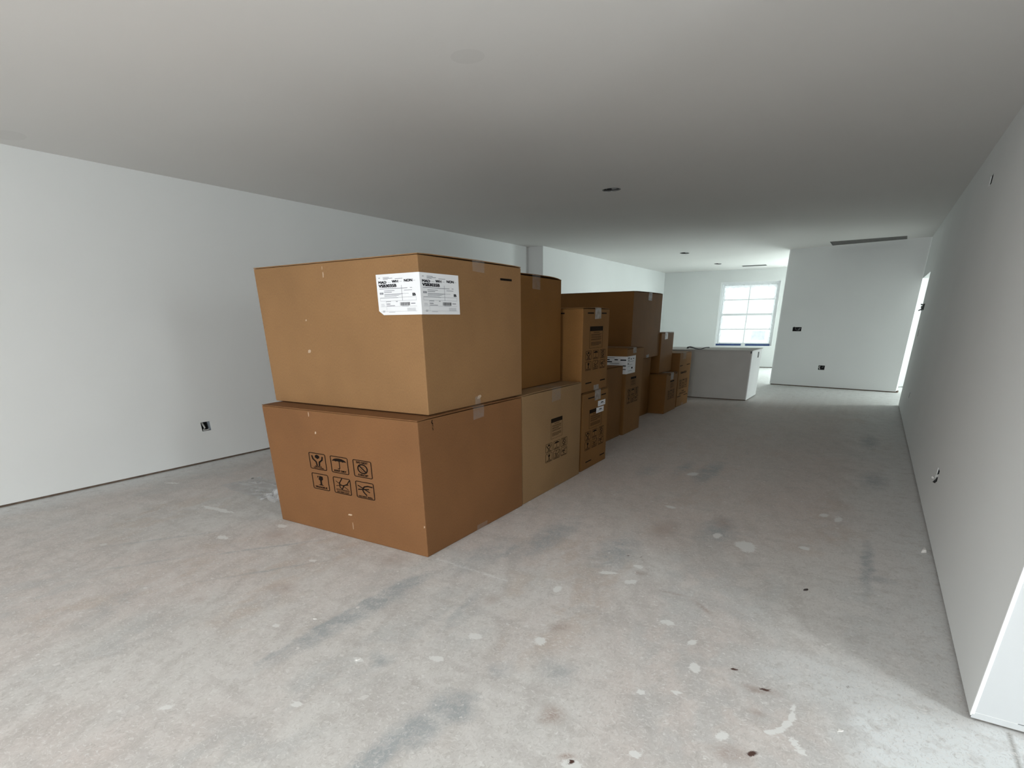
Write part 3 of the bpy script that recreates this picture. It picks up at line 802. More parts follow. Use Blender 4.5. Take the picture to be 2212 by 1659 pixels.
# ================================================================== cartons
EPS = 0.0012
class Carton:
    """local frame: right face at x=0 (y along it), front (camera side) face at y=0, box extends to x=-W"""
    def __init__(s, near, rot, L, W, z0, z1, m, label, name='cardboard_box', crush=0.0, flapgap=0.0035, bev=0.006, group=None):
        s.root = empty(name, (near[0], near[1], z0), math.radians(rot))
        tag(s.root, label, 'box', 'stacked shipping cartons')
        s.L, s.W, s.H = L, W, z1 - z0
        s.z0 = z0
        H = s.H
        bm = bmesh.new()
        add_box(bm, (-W, 0, 0), (0, L, H - 0.0095 - 0.0), 0.005, 2)
        if crush > 0:
            for v in bm.verts:
                if v.co.y > L * 0.8 and v.co.z > H * 0.8:
                    v.co.y -= crush * 0.4; v.co.z -= crush * 0.4
        # gentle bowing of the sides
        obj_bm('carton_body', bm, m, s.root)
        top = H - 0.0095 + flapgap
        for k, (a, b) in enumerate(((0.001, L / 2 - 0.002), (L / 2 + 0.002, L - 0.001))):
            bm = bmesh.new()
            n = 6
            rows = []
            for i in range(n + 1):
                y = a + (b - a) * i / n
                # hinge edge lies on the body, seam edge rides up slightly
                t = (i / n) if k == 0 else 1 - i / n
                zz = top + 0.003 * math.sin(t * math.pi * 0.5) - (crush * 0.55 * max(0, (y / L - 0.75) / 0.25) ** 2 if crush else 0)
                if t == 0: zz -= flapgap * 0.5
                yy = y - (crush * 0.3 if crush and y > L * 0.95 else 0)
                rows.append([bm.verts.new((-W + 0.001, yy, zz)), bm.verts.new((-0.001, yy, zz)),
                             bm.verts.new((-0.001, yy, zz + 0.0045)), bm.verts.new((-W + 0.001, yy, zz + 0.0045))])
            for r1, r2 in zip(rows[:-1], rows[1:]):
                for j in range(4):
                    bm.faces.new((r1[j], r1[(j + 1) % 4], r2[(j + 1) % 4], r2[j]))
            bm.faces.new(rows[0][::-1]); bm.faces.new(rows[-1])
            bmesh.ops.recalc_face_normals(bm, faces=bm.faces[:])
            obj_bm('flap', bm, m, s.root)
    # ---- faces: right (y,z) and front (x,z); z given as world height
    def right(s, y0, z0, y1, z1):
        return lambda u, v: (EPS, y0 + (y1 - y0) * u, z0 - s.z0 + (z1 - z0) * v)
    def front(s, x0, z0, x1, z1):
        return lambda u, v: (x0 + (x1 - x0) * u, -EPS, z0 - s.z0 + (z1 - z0) * v)
    def tape(s, y0, y1, drop=None, lift=None, milky=False):
        """strip over the top seam hanging down the right face; lift = strip rising from the bottom edge"""
        bm = bmesh.new()
        H = s.H
        e = 0.0016
        if drop is not None:
            path = [(e, H - drop), (e, H - 0.004), (-0.004, H + 0.0035), (-s.W + 0.004, H + 0.0035), (-s.W - e, H - 0.004), (-s.W - e, H - drop)]
        else:
            path = [(e, lift), (e, 0.002)]
        rnd = random.Random(int(y0 * 1000) + int(s.L * 77))
        prev = None
        for i, (x, z) in enumerate(path):
            j0 = rnd.uniform(-.004, .004)
            row = [bm.verts.new((x, y0 + j0, z)), bm.verts.new((x, y1 + j0, z + (rnd.uniform(-.006, .006) if i in (0, 5) else 0)))]
            if prev: bm.faces.new((prev[0], row[0], row[1], prev[1]))
            prev = row
        obj_bm('packing_tape', bm, M_TAPE2 if milky else M_TAPE, s.root)
    def dash(s, y0, y1, z, h=0.010):
        Ink().rect(0, 0, 1, 1).build('printed_dash', s.root, s.right(y0, z - h / 2, y1, z + h / 2), M_INK)
    def icons(s, face, a0, w, da, zt, h, dz, m=None):
        fn = s.right if face == 'right' else s.front
        for k, kind in enumerate(ICONS):
            r, c = divmod(k, 3)
            a = a0 + c * da
            z = zt - r * dz
            icon(kind).build('handling_symbol', s.root, fn(a, z - h, a + w, z), m or M_INK)
    def panel(s, y0, y1, zb, zt, zh):
        """warning panel: dark header with pale lines, bordered block of small print"""
        hdr = Ink().rect(0, 0, 1, 1).build('panel_header', s.root, s.right(y0, zh, y1, zt), M_INK)
        k = Ink()
        k.rect(.14, .56, .86, .66); k.rect(.10, .24, .90, .33)
        mp = s.right(y0, zh, y1, zt)
        k.build('header_print', hdr, lambda u, v: (mp(u, v)[0] + 0.0006,) + mp(u, v)[1:], M_FAINT)
        k = Ink()
        for a in ((0, 0, .02, 1), (.98, 0, 1, 1), (.02, 0, .98, .015)): k.rect(*a)
        k.rect(.28, .90, .74, .93)
        rnd = random.Random(int(y0 * 991))
        for v, n in ((.80, 2), (.66, 2), (.52, 2), (.33, 4)):
            for i in range(n):
                k.rect(.10, v - i * .055, .90 - rnd.uniform(0, .25) * (i == n - 1), v - i * .055 + .024)
        k.build('panel_print', s.root, s.right(y0, zb, y1, zh), M_FAINT)
    def scuff(s, face, a, z, w, h, m=None):
        fn = s.right if face == 'right' else s.front
        k = Ink()
        k.poly([(0, 0), (.7, .05), (1, .6), (.8, 1), (.2, .85)])
        k.build('scuff_mark', s.root, fn(a, z, a + w, z + h), m or M_STAPLE)

# A: bottom front
A = Carton((-1.954, 2.124), 0.7, 1.068, 1.308, 0.0, 0.788, M_CARD_A,
           'large reddish-brown carton with six handling symbols, lowest at the front')
A.icons('front', -0.918, 0.153, 0.195, 0.520, 0.105, 0.131)
A.tape(0.50, 0.612, drop=0.075); A.tape(0.49, 0.605, lift=0.036)
for (a, z, w, h) in ((-0.865, .742, .008, .030), (-0.83, .640, .016, .016), (-0.63, .150, .040, .012), (-0.60, .06, .006, .05)):
    A.scuff('front', a, z, w, h)
A.scuff('front', -0.012, .18, .009, .014)
k = Ink().stroke([(.5, 1), (.3, .8), (.6, .62)], .16).stroke([(.55, .5), (.6, .42)], .14).stroke([(.5, .25), (.58, .05)], .14)
k.build('pen_mark', A.root, A.right(.105, .715, .135, .770), M_INK)

# B: on top of A, wrapped shipping label
B = Carton((-1.982, 2.250), 0.45, 0.985, 1.314, 0.7925, 1.589, M_CARD_B,
           'large tan carton on top at the front with a white label wrapped round its corner')
B.tape(0.455, 0.572, drop=0.058); B.tape(0.436, 0.490, lift=0.050)
B.dash(.740, .872, 1.503, .012)
for (a, z, w, h) in ((-0.70, 1.505, .010, .030), (-0.70, 1.545, .006, .018), (-0.92, 1.10, .03, .02), (-0.90, 1.28, .012, .01)):
    B.scuff('front', a, z, w, h)
B.scuff('right', .455, .826, .045, .022)

def shipping_label(cart, xw, yw, zb, zt, notch=True, rich=True):
    bm = bmesh.new()
    e = 0.0016
    zb_, zt_ = zb - cart.z0, zt - cart.z0
    zl = zb_ + 0.020
    pts_f = ([(-xw, zl), (-xw + 0.032, zb_)] if notch else [(-xw, zb_)]) + [(-0.004, zb_), (-0.004, zt_), (-xw, zt_)]
    vf = [bm.verts.new((x, -e, z)) for x, z in pts_f]
    bm.faces.new(vf)
    i0 = 2 if notch else 1
    r0 = [bm.verts.new((e, 0.004, zb_)), bm.verts.new((e, yw, zb_)), bm.verts.new((e, yw, zt_)), bm.verts.new((e, 0.004, zt_))]
    bm.faces.new(r0)
    bm.faces.new((vf[i0], r0[0], r0[3], vf[i0 + 1]))
    lab = obj_bm('shipping_label', bm, M_LABEL, cart.root)
    lab['label'] = 'white printed label folded round the corner'
    return lab

labB = shipping_label(B, 0.292, 0.322, 1.304, 1.500)
def label_print(dark=True):
    d, g = Ink(), Ink()
    d.text('MAD', .055, .775, .245, .832); d.text('WH', .385, .785, .530, .842); d.text('NON', .675, .795, .865, .852)
    g.rect(.275, .795, .355, .802); g.rect(.560, .803, .620, .810); g.rect(.885, .812, .935, .818)
    d.text('VSB3035B', .055, .683, .480, .752)
    d.text('B', .855, .455, .918, .518)
    g.rect(.06, .905, .10, .92); g.rect(.17, .915, .32, .927); g.rect(.17, .888, .40, .902); g.rect(.17, .865, .29, .875)
    g.rect(.46, .872, .64, .884)
    g.rect(.06, .640, .74, .654); g.rect(.80, .642, .85, .655)
    g.rect(.17, .590, .43, .604); g.rect(.17, .552, .36, .568); g.rect(.655, .590, .845, .602)
    for i in range(4): g.rect(.17, .505 - i * .018, .62 - .05 * i, .512 - i * .018)
    g.rect(.17, .512, .76, .518)
    for a, b_ in ((.06, .085), (.09, .11), (.115, .15)): g.rect(a, .51, b_, .56)
    # rules
    g.rect(.06, .425, .93, .431); g.rect(.06, .345, .93, .350); g.rect(.06, .345, .064, .43); g.rect(.926, .345, .93, .43)
    g.rect(.06, .418, .50, .424)
    g.rect(.598, .35, .606, .72)
    g.rect(.06, .085, .93, .089); g.rect(.06, .205, .93, .209); g.rect(.20, .085, .203, .34)
    g.rect(.20, .325, .32, .338); g.rect(.44, .320, .485, .336); g.rect(.80, .262, .90, .284)
    g.rect(.21, .262, .30, .284); g.rect(.21, .222, .41, .238); g.rect(.07, .265, .15, .272); g.rect(.07, .232, .16, .239)
    rnd = random.Random(4)
    x = .540
    while x < .775:
        w = rnd.choice((.004, .006, .010, .014))
        d.rect(x, .225, min(x + w, .785), .305)
        x += w + rnd.choice((.004, .006, .008))
    g.rect(.58, .205, .74, .216)
    g.rect(.10, .072, .15, .084); g.rect(.10, .10, .16, .11); g.rect(.25, .066, .40, .074)
    for i in range(6): g.rect(.70, .095 + i * .013, .90, .099 + i * .013)
    return d, g
for fn in (B.front(-0.292, 1.304, -0.004, 1.500), B.right(0.004, 1.304, 0.322, 1.500)):
    d, g = label_print()
    def off(f, q):
        def h(u, v):
            p = f(u, v)
            return (p[0] + (0.0008 if p[0] > 0 else 0), p[1] - (0.0008 if p[1] < 0 else 0), p[2])
        return h
    d.build('label_print', labB, off(fn, 0), M_LABINK)
    g.build('label_print', labB, off(fn, 0), M_LABGREY)

# C: pale carton behind A
C = Carton((-1.974, 3.210), 1.0, 0.976, 1.300, 0.0, 0.790, M_CARD_C,
           'pale tan carton on the floor right behind the front stack, symbols on its side')
C.icons('right', 0.345, 0.112, 0.131, 0.381, 0.068, 0.077)
C.panel(0.432, 0.626, 0.406, 0.562, 0.531)
C.tape(0.440, 0.588, drop=0.100); C.tape(0.505, 0.565, lift=0.030)

# D: on C, set back
D = Carton((-2.138, 3.268), 1.0, 0.845, 1.150, 0.7945, 1.574, M_CARD_D,
           'plain brown carton with a dented top corner, upper row behind the labelled one', crush=0.022)
D.tape(0.375, 0.492, drop=0.094)

# F, E: narrow pair
Fb = Carton((-2.003, 4.242), 1.0, 0.573, 0.95, 0.0, 0.684, M_CARD_E,
            'narrow carton on the floor with two small white stickers')
Fb.icons('right', 0.070, 0.122, 0.152, 0.341, 0.078, 0.088)
Fb.panel(0.150, 0.428, 0.359, 0.526, 0.494)
Fb.tape(0.255, 0.388, drop=0.088, milky=True)
for (a, b) in ((.112, .249), (.402, .512)): Fb.dash(a, b, .630)
for (a, b) in ((.098, .226), (.425, .536)): Fb.dash(a, b, .066)
for (a, b, zt) in ((.330, .502, .583), (.297, .469, .526)):
    stt = Ink().rect(0, 0, 1, 1).build('white_sticker', Fb.root, (lambda f: (lambda u, v: (0.0022,) + f(u, v)[1:]))(Fb.right(a, zt - .048, b, zt)), M_LABEL)
    Ink().rect(.36, .50, .74, .64).rect(.42, .66, .68, .72).build('sticker_print', stt, (lambda f: (lambda u, v: (0.003,) + f(u, v)[1:]))(Fb.right(a, zt - .048, b, zt)), M_LABINK)
    Ink().rect(.1, .3, .9, .36).build('sticker_print', stt, (lambda f: (lambda u, v: (0.003,) + f(u, v)[1:]))(Fb.right(a, zt - .048, b, zt)), M_LABGREY)
Eb = Carton((-2.002, 4.200), 1.0, 0.556, 0.95, 0.6885, 1.360, M_CARD_E,
            'narrow carton standing on the one with two white stickers')
Eb.icons('right', 0.068, 0.122, 0.152, 1.024, 0.072, 0.085)
Eb.panel(0.140, 0.416, 1.043, 1.215, 1.179)
Eb.tape(0.233, 0.362, drop=0.088, milky=True); Eb.tape(0.262, 0.372, lift=0.045, milky=True)
for (a, b) in ((.086, .211), (.375, .485)): Eb.dash(a, b, 1.318)
for (a, b) in ((.082, .207), (.397, .510)): Eb.dash(a, b, .763)
Ink().rect(0, 0, 1, 1).build('printed_dash', Eb.root, Eb.front(-.30, 1.313, -.165, 1.323), M_INK)

# G
G = Carton((-2.318, 5.030), 0.0, 0.900, 1.05, 0.0, 0.789, M_CARD_D,
           'plain dark brown carton on the floor between the narrow pair and the tall labelled carton')
# H: tall narrow with wrapped label
Hb = Carton((-2.288, 5.956), 0.8, 0.560, 0.95, 0.0, 0.965, M_CARD_E,
            'tall narrow carton with a white label folded round its corner, mid row')
Hb.icons('right', 0.075, 0.112, 0.126, 0.514, 0.077, 0.086)
Hb.panel(0.165, 0.345, 0.540, 0.645, 0.620)
Hb.tape(0.185, 0.295, drop=0.060, milky=True)
labH = shipping_label(Hb, 0.29, 0.285, 0.691, 0.880, notch=False)
d = Ink(); g = Ink()
for a in ((.20, .78, .30, .84), (.50, .78, .64, .84), (.74, .76, .98, .83), (.20, .66, .40, .72), (.84, .44, .98, .50), (.84, .25, .98, .29)): d.rect(*a)
for a in ((.1, .9, .5, .93), (.3, .58, .7, .61), (.1, .46, .8, .49), (.1, .34, .8, .37)): g.rect(*a)
fo = (lambda f: (lambda u, v: (f(u, v)[0], -0.0024, f(u, v)[2])))(Hb.front(-0.29, .691, 0, .880))
d.build('label_print', labH, fo, M_LABINK); g.build('label_print', labH, fo, M_LABGREY)
d = Ink(); g = Ink()
for a in ((.10, .88, .30, .92), (.42, .80, .52, .86), (.66, .82, .82, .86), (.12, .74, .30, .77), (.10, .55, .24, .60), (.52, .26, .68, .36)): d.rect(*a)
for a in ((.08, .82, .3, .84), (.1, .68, .8, .70), (.1, .5, .6, .52), (.2, .15, .6, .17), (.1, .4, .4, .42)): g.rect(*a)
fo = (lambda f: (lambda u, v: (0.0024,) + f(u, v)[1:]))(Hb.right(0.0, .691, .285, .880))
d.build('label_print', labH, fo, M_LABINK); g.build('label_print', labH, fo, M_LABGREY)

# I, J
I_ = Carton((-2.575, 6.62), 0.0, 1.005, 1.20, 0.0, 0.783, M_CARD_D,
            'shadowed brown carton on the floor carrying the wide upper carton')
J = Carton((-2.500, 6.615), 0.0, 1.075, 1.310, 0.7875, 1.580, M_CARD_D,
           'wide dark-fronted carton in the upper row beyond the narrow pair')
J.tape(0.515, 0.650, drop=0.094, milky=True); J.tape(0.575, 0.685, lift=0.038, milky=True)
# L, K, M
Lb = Carton((-2.346, 7.662), 0.8, 0.572, 0.95, 0.0, 0.545, M_CARD_D,
            'low carton on the floor beside the BACK carton, small symbols on its side')
Lb.icons('right', 0.112, 0.104, 0.116, 0.309, 0.058, 0.067)
Lb.panel(0.200, 0.395, 0.325, 0.440, 0.420)
Lb.tape(0.198, 0.340, drop=0.092, milky=True)
for (a, b) in ((.10, .19), (.42, .52)): Lb.dash(a, b, .525, .008)
Kb = Carton((-2.480, 7.715), 0.0, 0.560, 0.85, 0.5495, 1.087, M_CARD_D,
            'plain carton stacked on the low carton beside the BACK carton')
Kb.tape(0.15, 0.275, drop=0.092, milky=True)
Mb = Carton((-2.376, 8.345), -1.0, 0.575, 0.95, 0.0, 0.790, M_CARD_E,
            'last carton of the row, printed BACK on its side, beside the island')
Ink().text('BACK', 0, 0, 1, 1).build('printed_word', Mb.root, Mb.right(.115, .489, .372, .516), M_INK)
Mb.icons('right', 0.055, 0.130, 0.146, 0.400, 0.062, 0.070)
Mb.tape(0.135, 0.280, drop=0.094); Mb.tape(0.25, 0.36, lift=0.04)
for (a, b) in ((.02, .156), (.355, .520)): Mb.dash(a, b, .606)
for (a, b) in ((.02, .189), (.340, .524)): Mb.dash(a, b, .153)
Ink().rect(0, 0, 1, 1).build('printed_dash', Mb.root, Mb.right(.225, .218, .345, .230), M_FAINT)
Ink().rect(0, 0, 1, .3).rect(.05, .6, .95, .9).build('small_print', Mb.root, Mb.right(.10, .180, .45, .205), M_FAINT)

# ================================================================== kitchen island (knee wall)
isl = empty('kitchen_island', (-1.585, 9.555, 0), math.radians(-0.6))
tag(isl, 'unfinished drywall-clad kitchen island at the end of the carton row', 'island')
IL, ID, IH = 2.65, 0.83, 0.772
box_obj('front_panel', (-IL, 0.0, 0.016), (-0.012, 0.013, IH), M_GYP, isl)
box_obj('end_panel', (-0.012, 0.0, 0.012), (0.0, ID, IH), M_PRIMER, isl)
box_obj('framing_core', (-IL, 0.014, 0.0), (-0.013, ID - 0.01, IH - 0.002), M_WOOD, isl)
box_obj('rear_panel', (-IL, ID - 0.008, 0.012), (-0.013, ID + 0.004, IH), M_PRIMER, isl)
bm = bmesh.new()
n = 14
rows = []
for i in range(n + 1):
    x = -IL + (IL + 0.012) * i / n
    sag = 0.006 * math.sin(i / n * math.pi * 1.0) * -1
    rows.append([bm.verts.new((x, y, IH + 0.002 + sag * s + dz)) for (y, dz, s) in ((-0.010, 0, 1), (ID + 0.01, 0, .4), (ID + 0.01, .010, .4), (-0.010, .010, 1))])
for r1, r2 in zip(rows[:-1], rows[1:]):
    for j in range(4): bm.faces.new((r1[j], r1[(j + 1) % 4], r2[(j + 1) % 4], r2[j]))
bm.faces.new(rows[0][::-1]); bm.faces.new(rows[-1])
bmesh.ops.recalc_face_normals(bm, faces=bm.faces[:])
obj_bm('top_board', bm, M_GYP, isl)
bm = bmesh.new(); add_box(bm, (-0.0125, -0.002, 0.012), (0.0015, 0.012, IH))
obj_bm('corner_bead', bm, M_BEAD, isl)
box_obj('dark_chip', (-0.026, -0.0035, IH - 0.036), (-0.008, -0.0015, IH - 0.004), M_FOAM, isl)
ebx = box_obj('outlet_cutout', (0.0006, 0.50, 0.645), (0.0022, 0.585, 0.735), M_DARK, isl)
box_obj('cable', (0.0022, 0.53, 0.66), (0.012, 0.55, 0.72), M_STEEL, ebx)

# grey curled sheet lying on the island
bm = bmesh.new()
prof = [(-2.640, .806), (-2.630, .820), (-2.605, .826), (-2.575, .820), (-2.530, .806), (-2.480, .793), (-2.432, .789),
        (-2.395, .797), (-2.360, .809), (-2.325, .819), (-2.305, .821), (-2.292, .813)]
rows = []
for x, z in prof:
    t = 0.010 if x > -2.55 else 0.016
    rows.append([bm.verts.new((x + dx, y, z + zz + 0.002)) for (y, zz, dx) in ((9.60, -t, 0), (9.60, 0, 0), (9.68, 0, 0.01), (9.68, -t, 0.01))])
for r1, r2 in zip(rows[:-1], rows[1:]):
    for j in range(4): bm.faces.new((r1[j], r1[(j + 1) % 4], r2[(j + 1) % 4], r2[j]))
bm.faces.new(rows[0][::-1]); bm.faces.new(rows[-1])
bmesh.ops.recalc_face_normals(bm, faces=bm.faces[:])
tag(obj_bm('curled_sheet', bm, M_FOAM, smooth=False), 'dark grey curled sheet lying on top of the island', 'sheet')

# ================================================================== electrical boxes
def elec_box(name, O, U, Nn, r, label, wires, depth=0.055, shell=M_PVCBOX, lit_side=None):
    """open rough-in box in the cut-out r of a wall plane (O,U); Nn points into the wall"""
    O, U, Nn = Vector(O), Vector(U).normalized(), Vector(Nn).normalized()
    u0, z0, u1, z1 = r
    base = O + U * ((u0 + u1) / 2) + Vector((0, 0, z0))
    root = empty(name, base)
    tag(root, label, 'electrical box', 'rough-in electrical boxes')
    inv = Matrix.Translation(base).inverted()
    P = lambda u, z, n_: inv @ (O + U * u + Vector((0, 0, z)) + Nn * n_)
    bm = bmesh.new()
    e = 0.001
    a = [bm.verts.new(P(u, z, 0.004)) for u, z in ((u0 + e, z0 + e), (u1 - e, z0 + e), (u1 - e, z1 - e), (u0 + e, z1 - e))]
    b = [bm.verts.new(P(u, z, depth)) for u, z in ((u0 + e, z0 + e), (u1 - e, z0 + e), (u1 - e, z1 - e), (u0 + e, z1 - e))]
    for i in range(4): bm.faces.new((a[i], a[(i + 1) % 4], b[(i + 1) % 4], b[i]))
    obj_bm('box_shell', bm, shell, root)
    bm = bmesh.new()
    bm.faces.new([bm.verts.new(P(u, z, depth)) for u, z in ((u0, z0), (u1, z0), (u1, z1), (u0, z1))])
    obj_bm('box_back', bm, M_DARK, root)
    w, h = u1 - u0, z1 - z0
    for (pts, rad, m) in wires:
        bm = bmesh.new()
        tube(bm, [P(u0 + w * p[0], z0 + h * p[1], p[2]) for p in pts], rad)
        obj_bm('cable', bm, m, root)
    return root

elec_box('electrical_box', (XL, 0, 0), (0, 1, 0), (-1, 0, 0), OUT_L, 'open electrical box low on the long left wall',
         [([(.28, .98, .03), (.30, .70, .018), (.40, .35, .012), (.36, .15, .03)], 0.008, M_WIRE_W),
          ([(.42, .95, .035), (.48, .6, .02), (.46, .2, .02), (.30, .08, .035)], 0.006, M_WIRE_K),
          ([(.15, .12, .01), (.5, .08, .006), (.85, .14, .01)], 0.005, M_WIRE_W)])
elec_box('electrical_box', P1, PD, PNb, OUT_P1, 'wide two-gang electrical box on the partition, upper of the two',
         [([(.25, .9, .03), (.30, .5, .01), (.45, .25, .03)], 0.005, M_STEEL),
          ([(.80, .85, .03), (.62, .45, .008), (.55, .15, .03)], 0.005, M_STEEL),
          ([(.15, 1.15, -.004), (.18, .7, .006), (.3, .3, .03)], 0.004, M_WIRE_K),
          ([(.88, .80, .01), (.70, .2, .01)], 0.005, M_STEEL)], shell=M_DARK)
elec_box('electrical_box', P1, PD, PNb, OUT_P2, 'single electrical box low on the partition',
         [([(.15, .85, .03), (.12, .5, .006), (.20, .15, .03)], 0.009, M_WIRE_W),
          ([(.55, .9, .03), (.50, .5, .015), (.6, .2, .03)], 0.005, M_WIRE_K),
          ([(.75, .8, .02), (.6, .5, .015)], 0.004, M_STEEL)], shell=M_DARK)
RN = ('small slot-like cut-out high on the right wall near the ceiling', 'faint slot-like cut-out on the right wall just before the doorway',
      'slot-like cut-out low on the right wall near the doorway', 'slot-like cut-out low on the right wall with a pale cable end')
for q, lb in zip(OUT_R, RN):
    wires = [([(.3, .9, .03), (.5, .5, .012), (.4, .15, .03)], 0.006, M_WIRE_K)]
    if 'pale' in lb:
        wires.append(([(.5, .55, .02), (.45, .35, -.008), (.3, .28, -.022)], 0.009, M_WIRE_W))
        wires.append(([(.3, .2, .01), (.2, .05, -.006), (.15, -.08, -.012)], 0.009, M_WIRE_K))
    elec_box('electrical_box', (XR, 0, 0), (0, 1, 0), (1, 0, 0), q, lb, wires, shell=M_DARK)
# switch box with wires poking out beside the doorway
sb = empty('switch_box', (XR, 9.76, 1.33))
tag(sb, 'black switch wires bunched at the edge of the doorway', 'electrical box')
box_obj('mounting_plate', (-0.006, -0.16, 0.005), (0.0, 0.14, 0.085), M_DARK, sb, 0.001)
for i, pts in enumerate(([(-.004, -.10, .078), (-.022, -.02, .076), (-.030, .06, .082)], [(-.004, -.08, .06), (-.018, .02, .05), (-.012, .08, .03)],
                         [(-.004, .0, .03), (-.026, .03, .012), (-.040, .08, .004)], [(-.004, -.1, .02), (-.018, -.04, .008), (-.026, .04, .012)],
                         [(-.004, -.02, .055), (-.022, .02, .04), (-.018, .08, .058)])):
    bm = bmesh.new(); tube(bm, pts, 0.0085)
    obj_bm('cable', bm, M_WIRE_K if i != 4 else M_STEEL, sb)

# ================================================================== ceiling fittings
def can_light(c, label):
    cx, cy, rx, ry = c
    root = empty('recessed_light', (cx, cy, ZC))
    tag(root, label, 'recessed light', 'open recessed light cans')
    n = 28
    bm = bmesh.new()
    A_ = [bm.verts.new((rx * .985 * math.cos(2 * math.pi * k / n), ry * .985 * math.sin(2 * math.pi * k / n), 0.001)) for k in range(n)]
    B_ = [bm.verts.new((v.co.x, v.co.y, 0.12)) for v in A_]
    for k in range(n): bm.faces.new((A_[k], A_[(k + 1) % n], B_[(k + 1) % n], B_[k]))
    bm.faces.new(B_)
    obj_bm('can_housing', bm, M_DARK, root)
    bm = bmesh.new()
    for k in range(n):
        a, b = 2 * math.pi * k / n, 2 * math.pi * (k + 1) / n
        ring = []
        for an in (a, b):
            for s, z in ((1.0, -0.0015), (.90, -0.0015), (.90, 0.006)):
                ring.append((rx * s * math.cos(an), ry * s * math.sin(an), z))
        v = [bm.verts.new(p) for p in ring]
        bm.faces.new((v[0], v[1], v[4], v[3])); bm.faces.new((v[1], v[2], v[5], v[4]))
    obj_bm('rim', bm, M_SLOT, root)
    bm = bmesh.new()
    tube(bm, [(-rx * .6, -ry * .3, .05), (-rx * .35, -ry * .55, .005), (-rx * .05, -ry * .2, .02), (rx * .1, 0, .06)], 0.006)
    obj_bm('cable', bm, M_WIRE_W, root)
    box_obj('junction_plate', (-rx * .1, ry * .35, .010), (rx * .45, ry * .75, .018), M_STEEL, root)
can_light(CANS[0], 'open recessed light can in the ceiling above the boxes, nearest of three')
can_light(CANS[1], 'middle one of three open recessed light cans, over the island')
can_light(CANS[2], 'farthest small recessed light can near the kitchen window')

def register(q, label, nslat):
    a, b, c, d = [Vector((x, y, ZC)) for x, y in q]
    cen = (a + b + c + d) / 4
    root = empty('air_register', cen)
    tag(root, label, 'air register', 'linear ceiling registers')
    loc = lambda s, t, z: (a + (b - a) * s + (d - a) * t + (a - b + c - d) * s * t) - cen + Vector((0, 0, z))
    def bar(nm, s0, s1, t0, t1, z0, z1, m):
        bm = bmesh.new()
        v = [bm.verts.new(loc(s, t, z)) for z in (z0, z1) for (s, t) in ((s0, t0), (s1, t0), (s1, t1), (s0, t1))]
        for f in ((0, 1, 2, 3), (7, 6, 5, 4), (0, 4, 5, 1), (1, 5, 6, 2), (2, 6, 7, 3), (3, 7, 4, 0)): bm.faces.new([v[i] for i in f])
        bmesh.ops.recalc_face_normals(bm, faces=bm.faces[:])
        obj_bm(nm, bm, m, root)
    bar('backing', 0, 1, 0, 1, 0.05, 0.055, M_DARK)
    bar('frame_side', 0, 1, -.02, .04, -.003, .05, M_SLOT); bar('frame_side', 0, 1, .96, 1.02, -.003, .05, M_SLOT)
    bar('frame_end', 0, .008, .04, .96, -.003, .05, M_SLOT); bar('frame_end', .992, 1, .04, .96, -.003, .05, M_SLOT)
    for i in range(nslat):
        t = .04 + .92 * (i + .5) / nslat
        bar('slat', .008, .992, t - .03, t + .03, .004, .02, M_SLOT)
    return root
register(SLOT1, 'long grey slot register in the ceiling against the partition', 6)
register(SLOT2, 'short slot register in the kitchen ceiling above the window', 4)

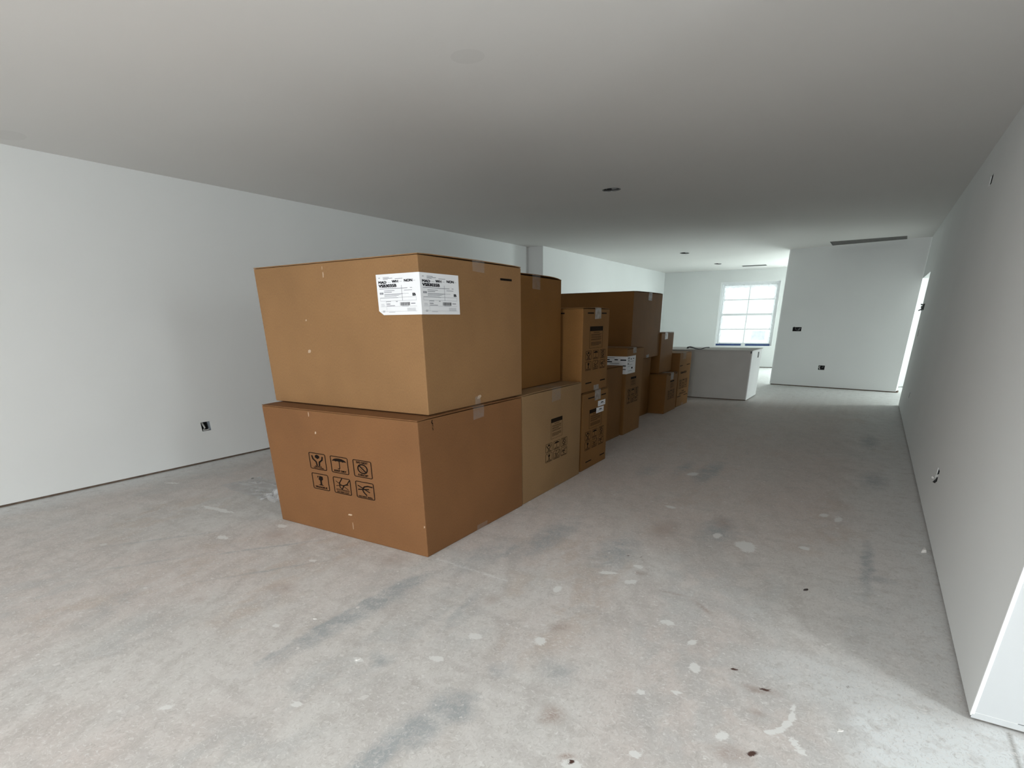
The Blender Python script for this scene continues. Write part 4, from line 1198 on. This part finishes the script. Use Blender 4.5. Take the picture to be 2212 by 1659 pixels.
# ================================================================== loose things on the floor
def film_sheet(name, cx, cy, sx, sy, h, seed, rot, label, nx=22, ny=14, m=M_FILM):
    bm = bmesh.new()
    grid = []
    cr, sr = math.cos(rot), math.sin(rot)
    for i in range(nx + 1):
        row = []
        for j in range(ny + 1):
            u, v = i / nx - .5, j / ny - .5
            p = Vector((u * 6 + seed * 3.1, v * 5, seed))
            z = abs(noise.noise(p)) * h + abs(noise.noise(p * 2.7)) * h * .6
            ed = 1 - max(abs(u), abs(v)) * 1.5
            z = max(0.0015, z * max(0.15, ed + .5))
            x = u * sx * (1 + .18 * noise.noise(Vector((v * 4, seed, 0)))); y = v * sy * (1 + .25 * noise.noise(Vector((u * 4, seed, 5))))
            row.append(bm.verts.new((x * cr - y * sr, x * sr + y * cr, z)))
        grid.append(row)
    for i in range(nx):
        for j in range(ny):
            bm.faces.new((grid[i][j], grid[i + 1][j], grid[i + 1][j + 1], grid[i][j + 1]))
    o = obj_bm(name, bm, m)
    o.location = (cx, cy, 0)
    tag(o, label, 'plastic film')
    return o
film_sheet('plastic_film', -3.62, 2.46, 0.42, 0.30, 0.10, 1.0, 0.2, 'crumpled clear plastic film at the left foot of the front carton')
film_sheet('plastic_film', -4.12, 2.50, 0.62, 0.34, 0.014, 2.0, -0.1, 'flat sheet of clear plastic lying on the floor left of the cartons')

def chip(name, x, y, s, h, m, label, seed, cat='debris'):
    rnd = random.Random(seed)
    bm = bmesh.new()
    n = 7
    lo = [bm.verts.new((s * math.cos(2 * math.pi * k / n) * rnd.uniform(.6, 1.1), s * .6 * math.sin(2 * math.pi * k / n) * rnd.uniform(.6, 1.1), 0.0005)) for k in range(n)]
    hi = [bm.verts.new((v.co.x * .7 + rnd.uniform(-.1, .1) * s, v.co.y * .7, h * rnd.uniform(.6, 1))) for v in lo]
    for k in range(n): bm.faces.new((lo[k], lo[(k + 1) % n], hi[(k + 1) % n], hi[k]))
    bm.faces.new(hi); bm.faces.new(lo[::-1])
    o = obj_bm(name, bm, m)
    o.location = (x, y, 0); o.rotation_euler.z = rnd.uniform(0, 3)
    return tag(o, label, cat)
chip('plaster_crumb', 0.474, 3.640, 0.030, 0.022, M_CHIP, 'white crumpled plaster crumb against the foot of the right wall', 1)
chip('dark_crumb', -0.056, 2.776, 0.014, 0.008, M_CHIPD, 'black crumb on the floor in the shade near the right wall', 2)
chip('wood_sliver', -4.414, 2.637, 0.026, 0.005, M_CHIPD, 'thin dark sliver on the floor near the left wall', 3)
chip('plaster_flake', -1.532, 1.212, 0.017, 0.004, M_CHIP, 'bright white plaster flake on the floor in front of the cartons', 4)
chip('plaster_flake', 0.145, 1.745, 0.014, 0.004, M_CHIP, 'small white flake near the entry wall corner', 5)
chip('plaster_flake', -1.95, 1.33, 0.013, 0.003, M_CHIP, 'small white flake left of the long grey scrape mark', 6)
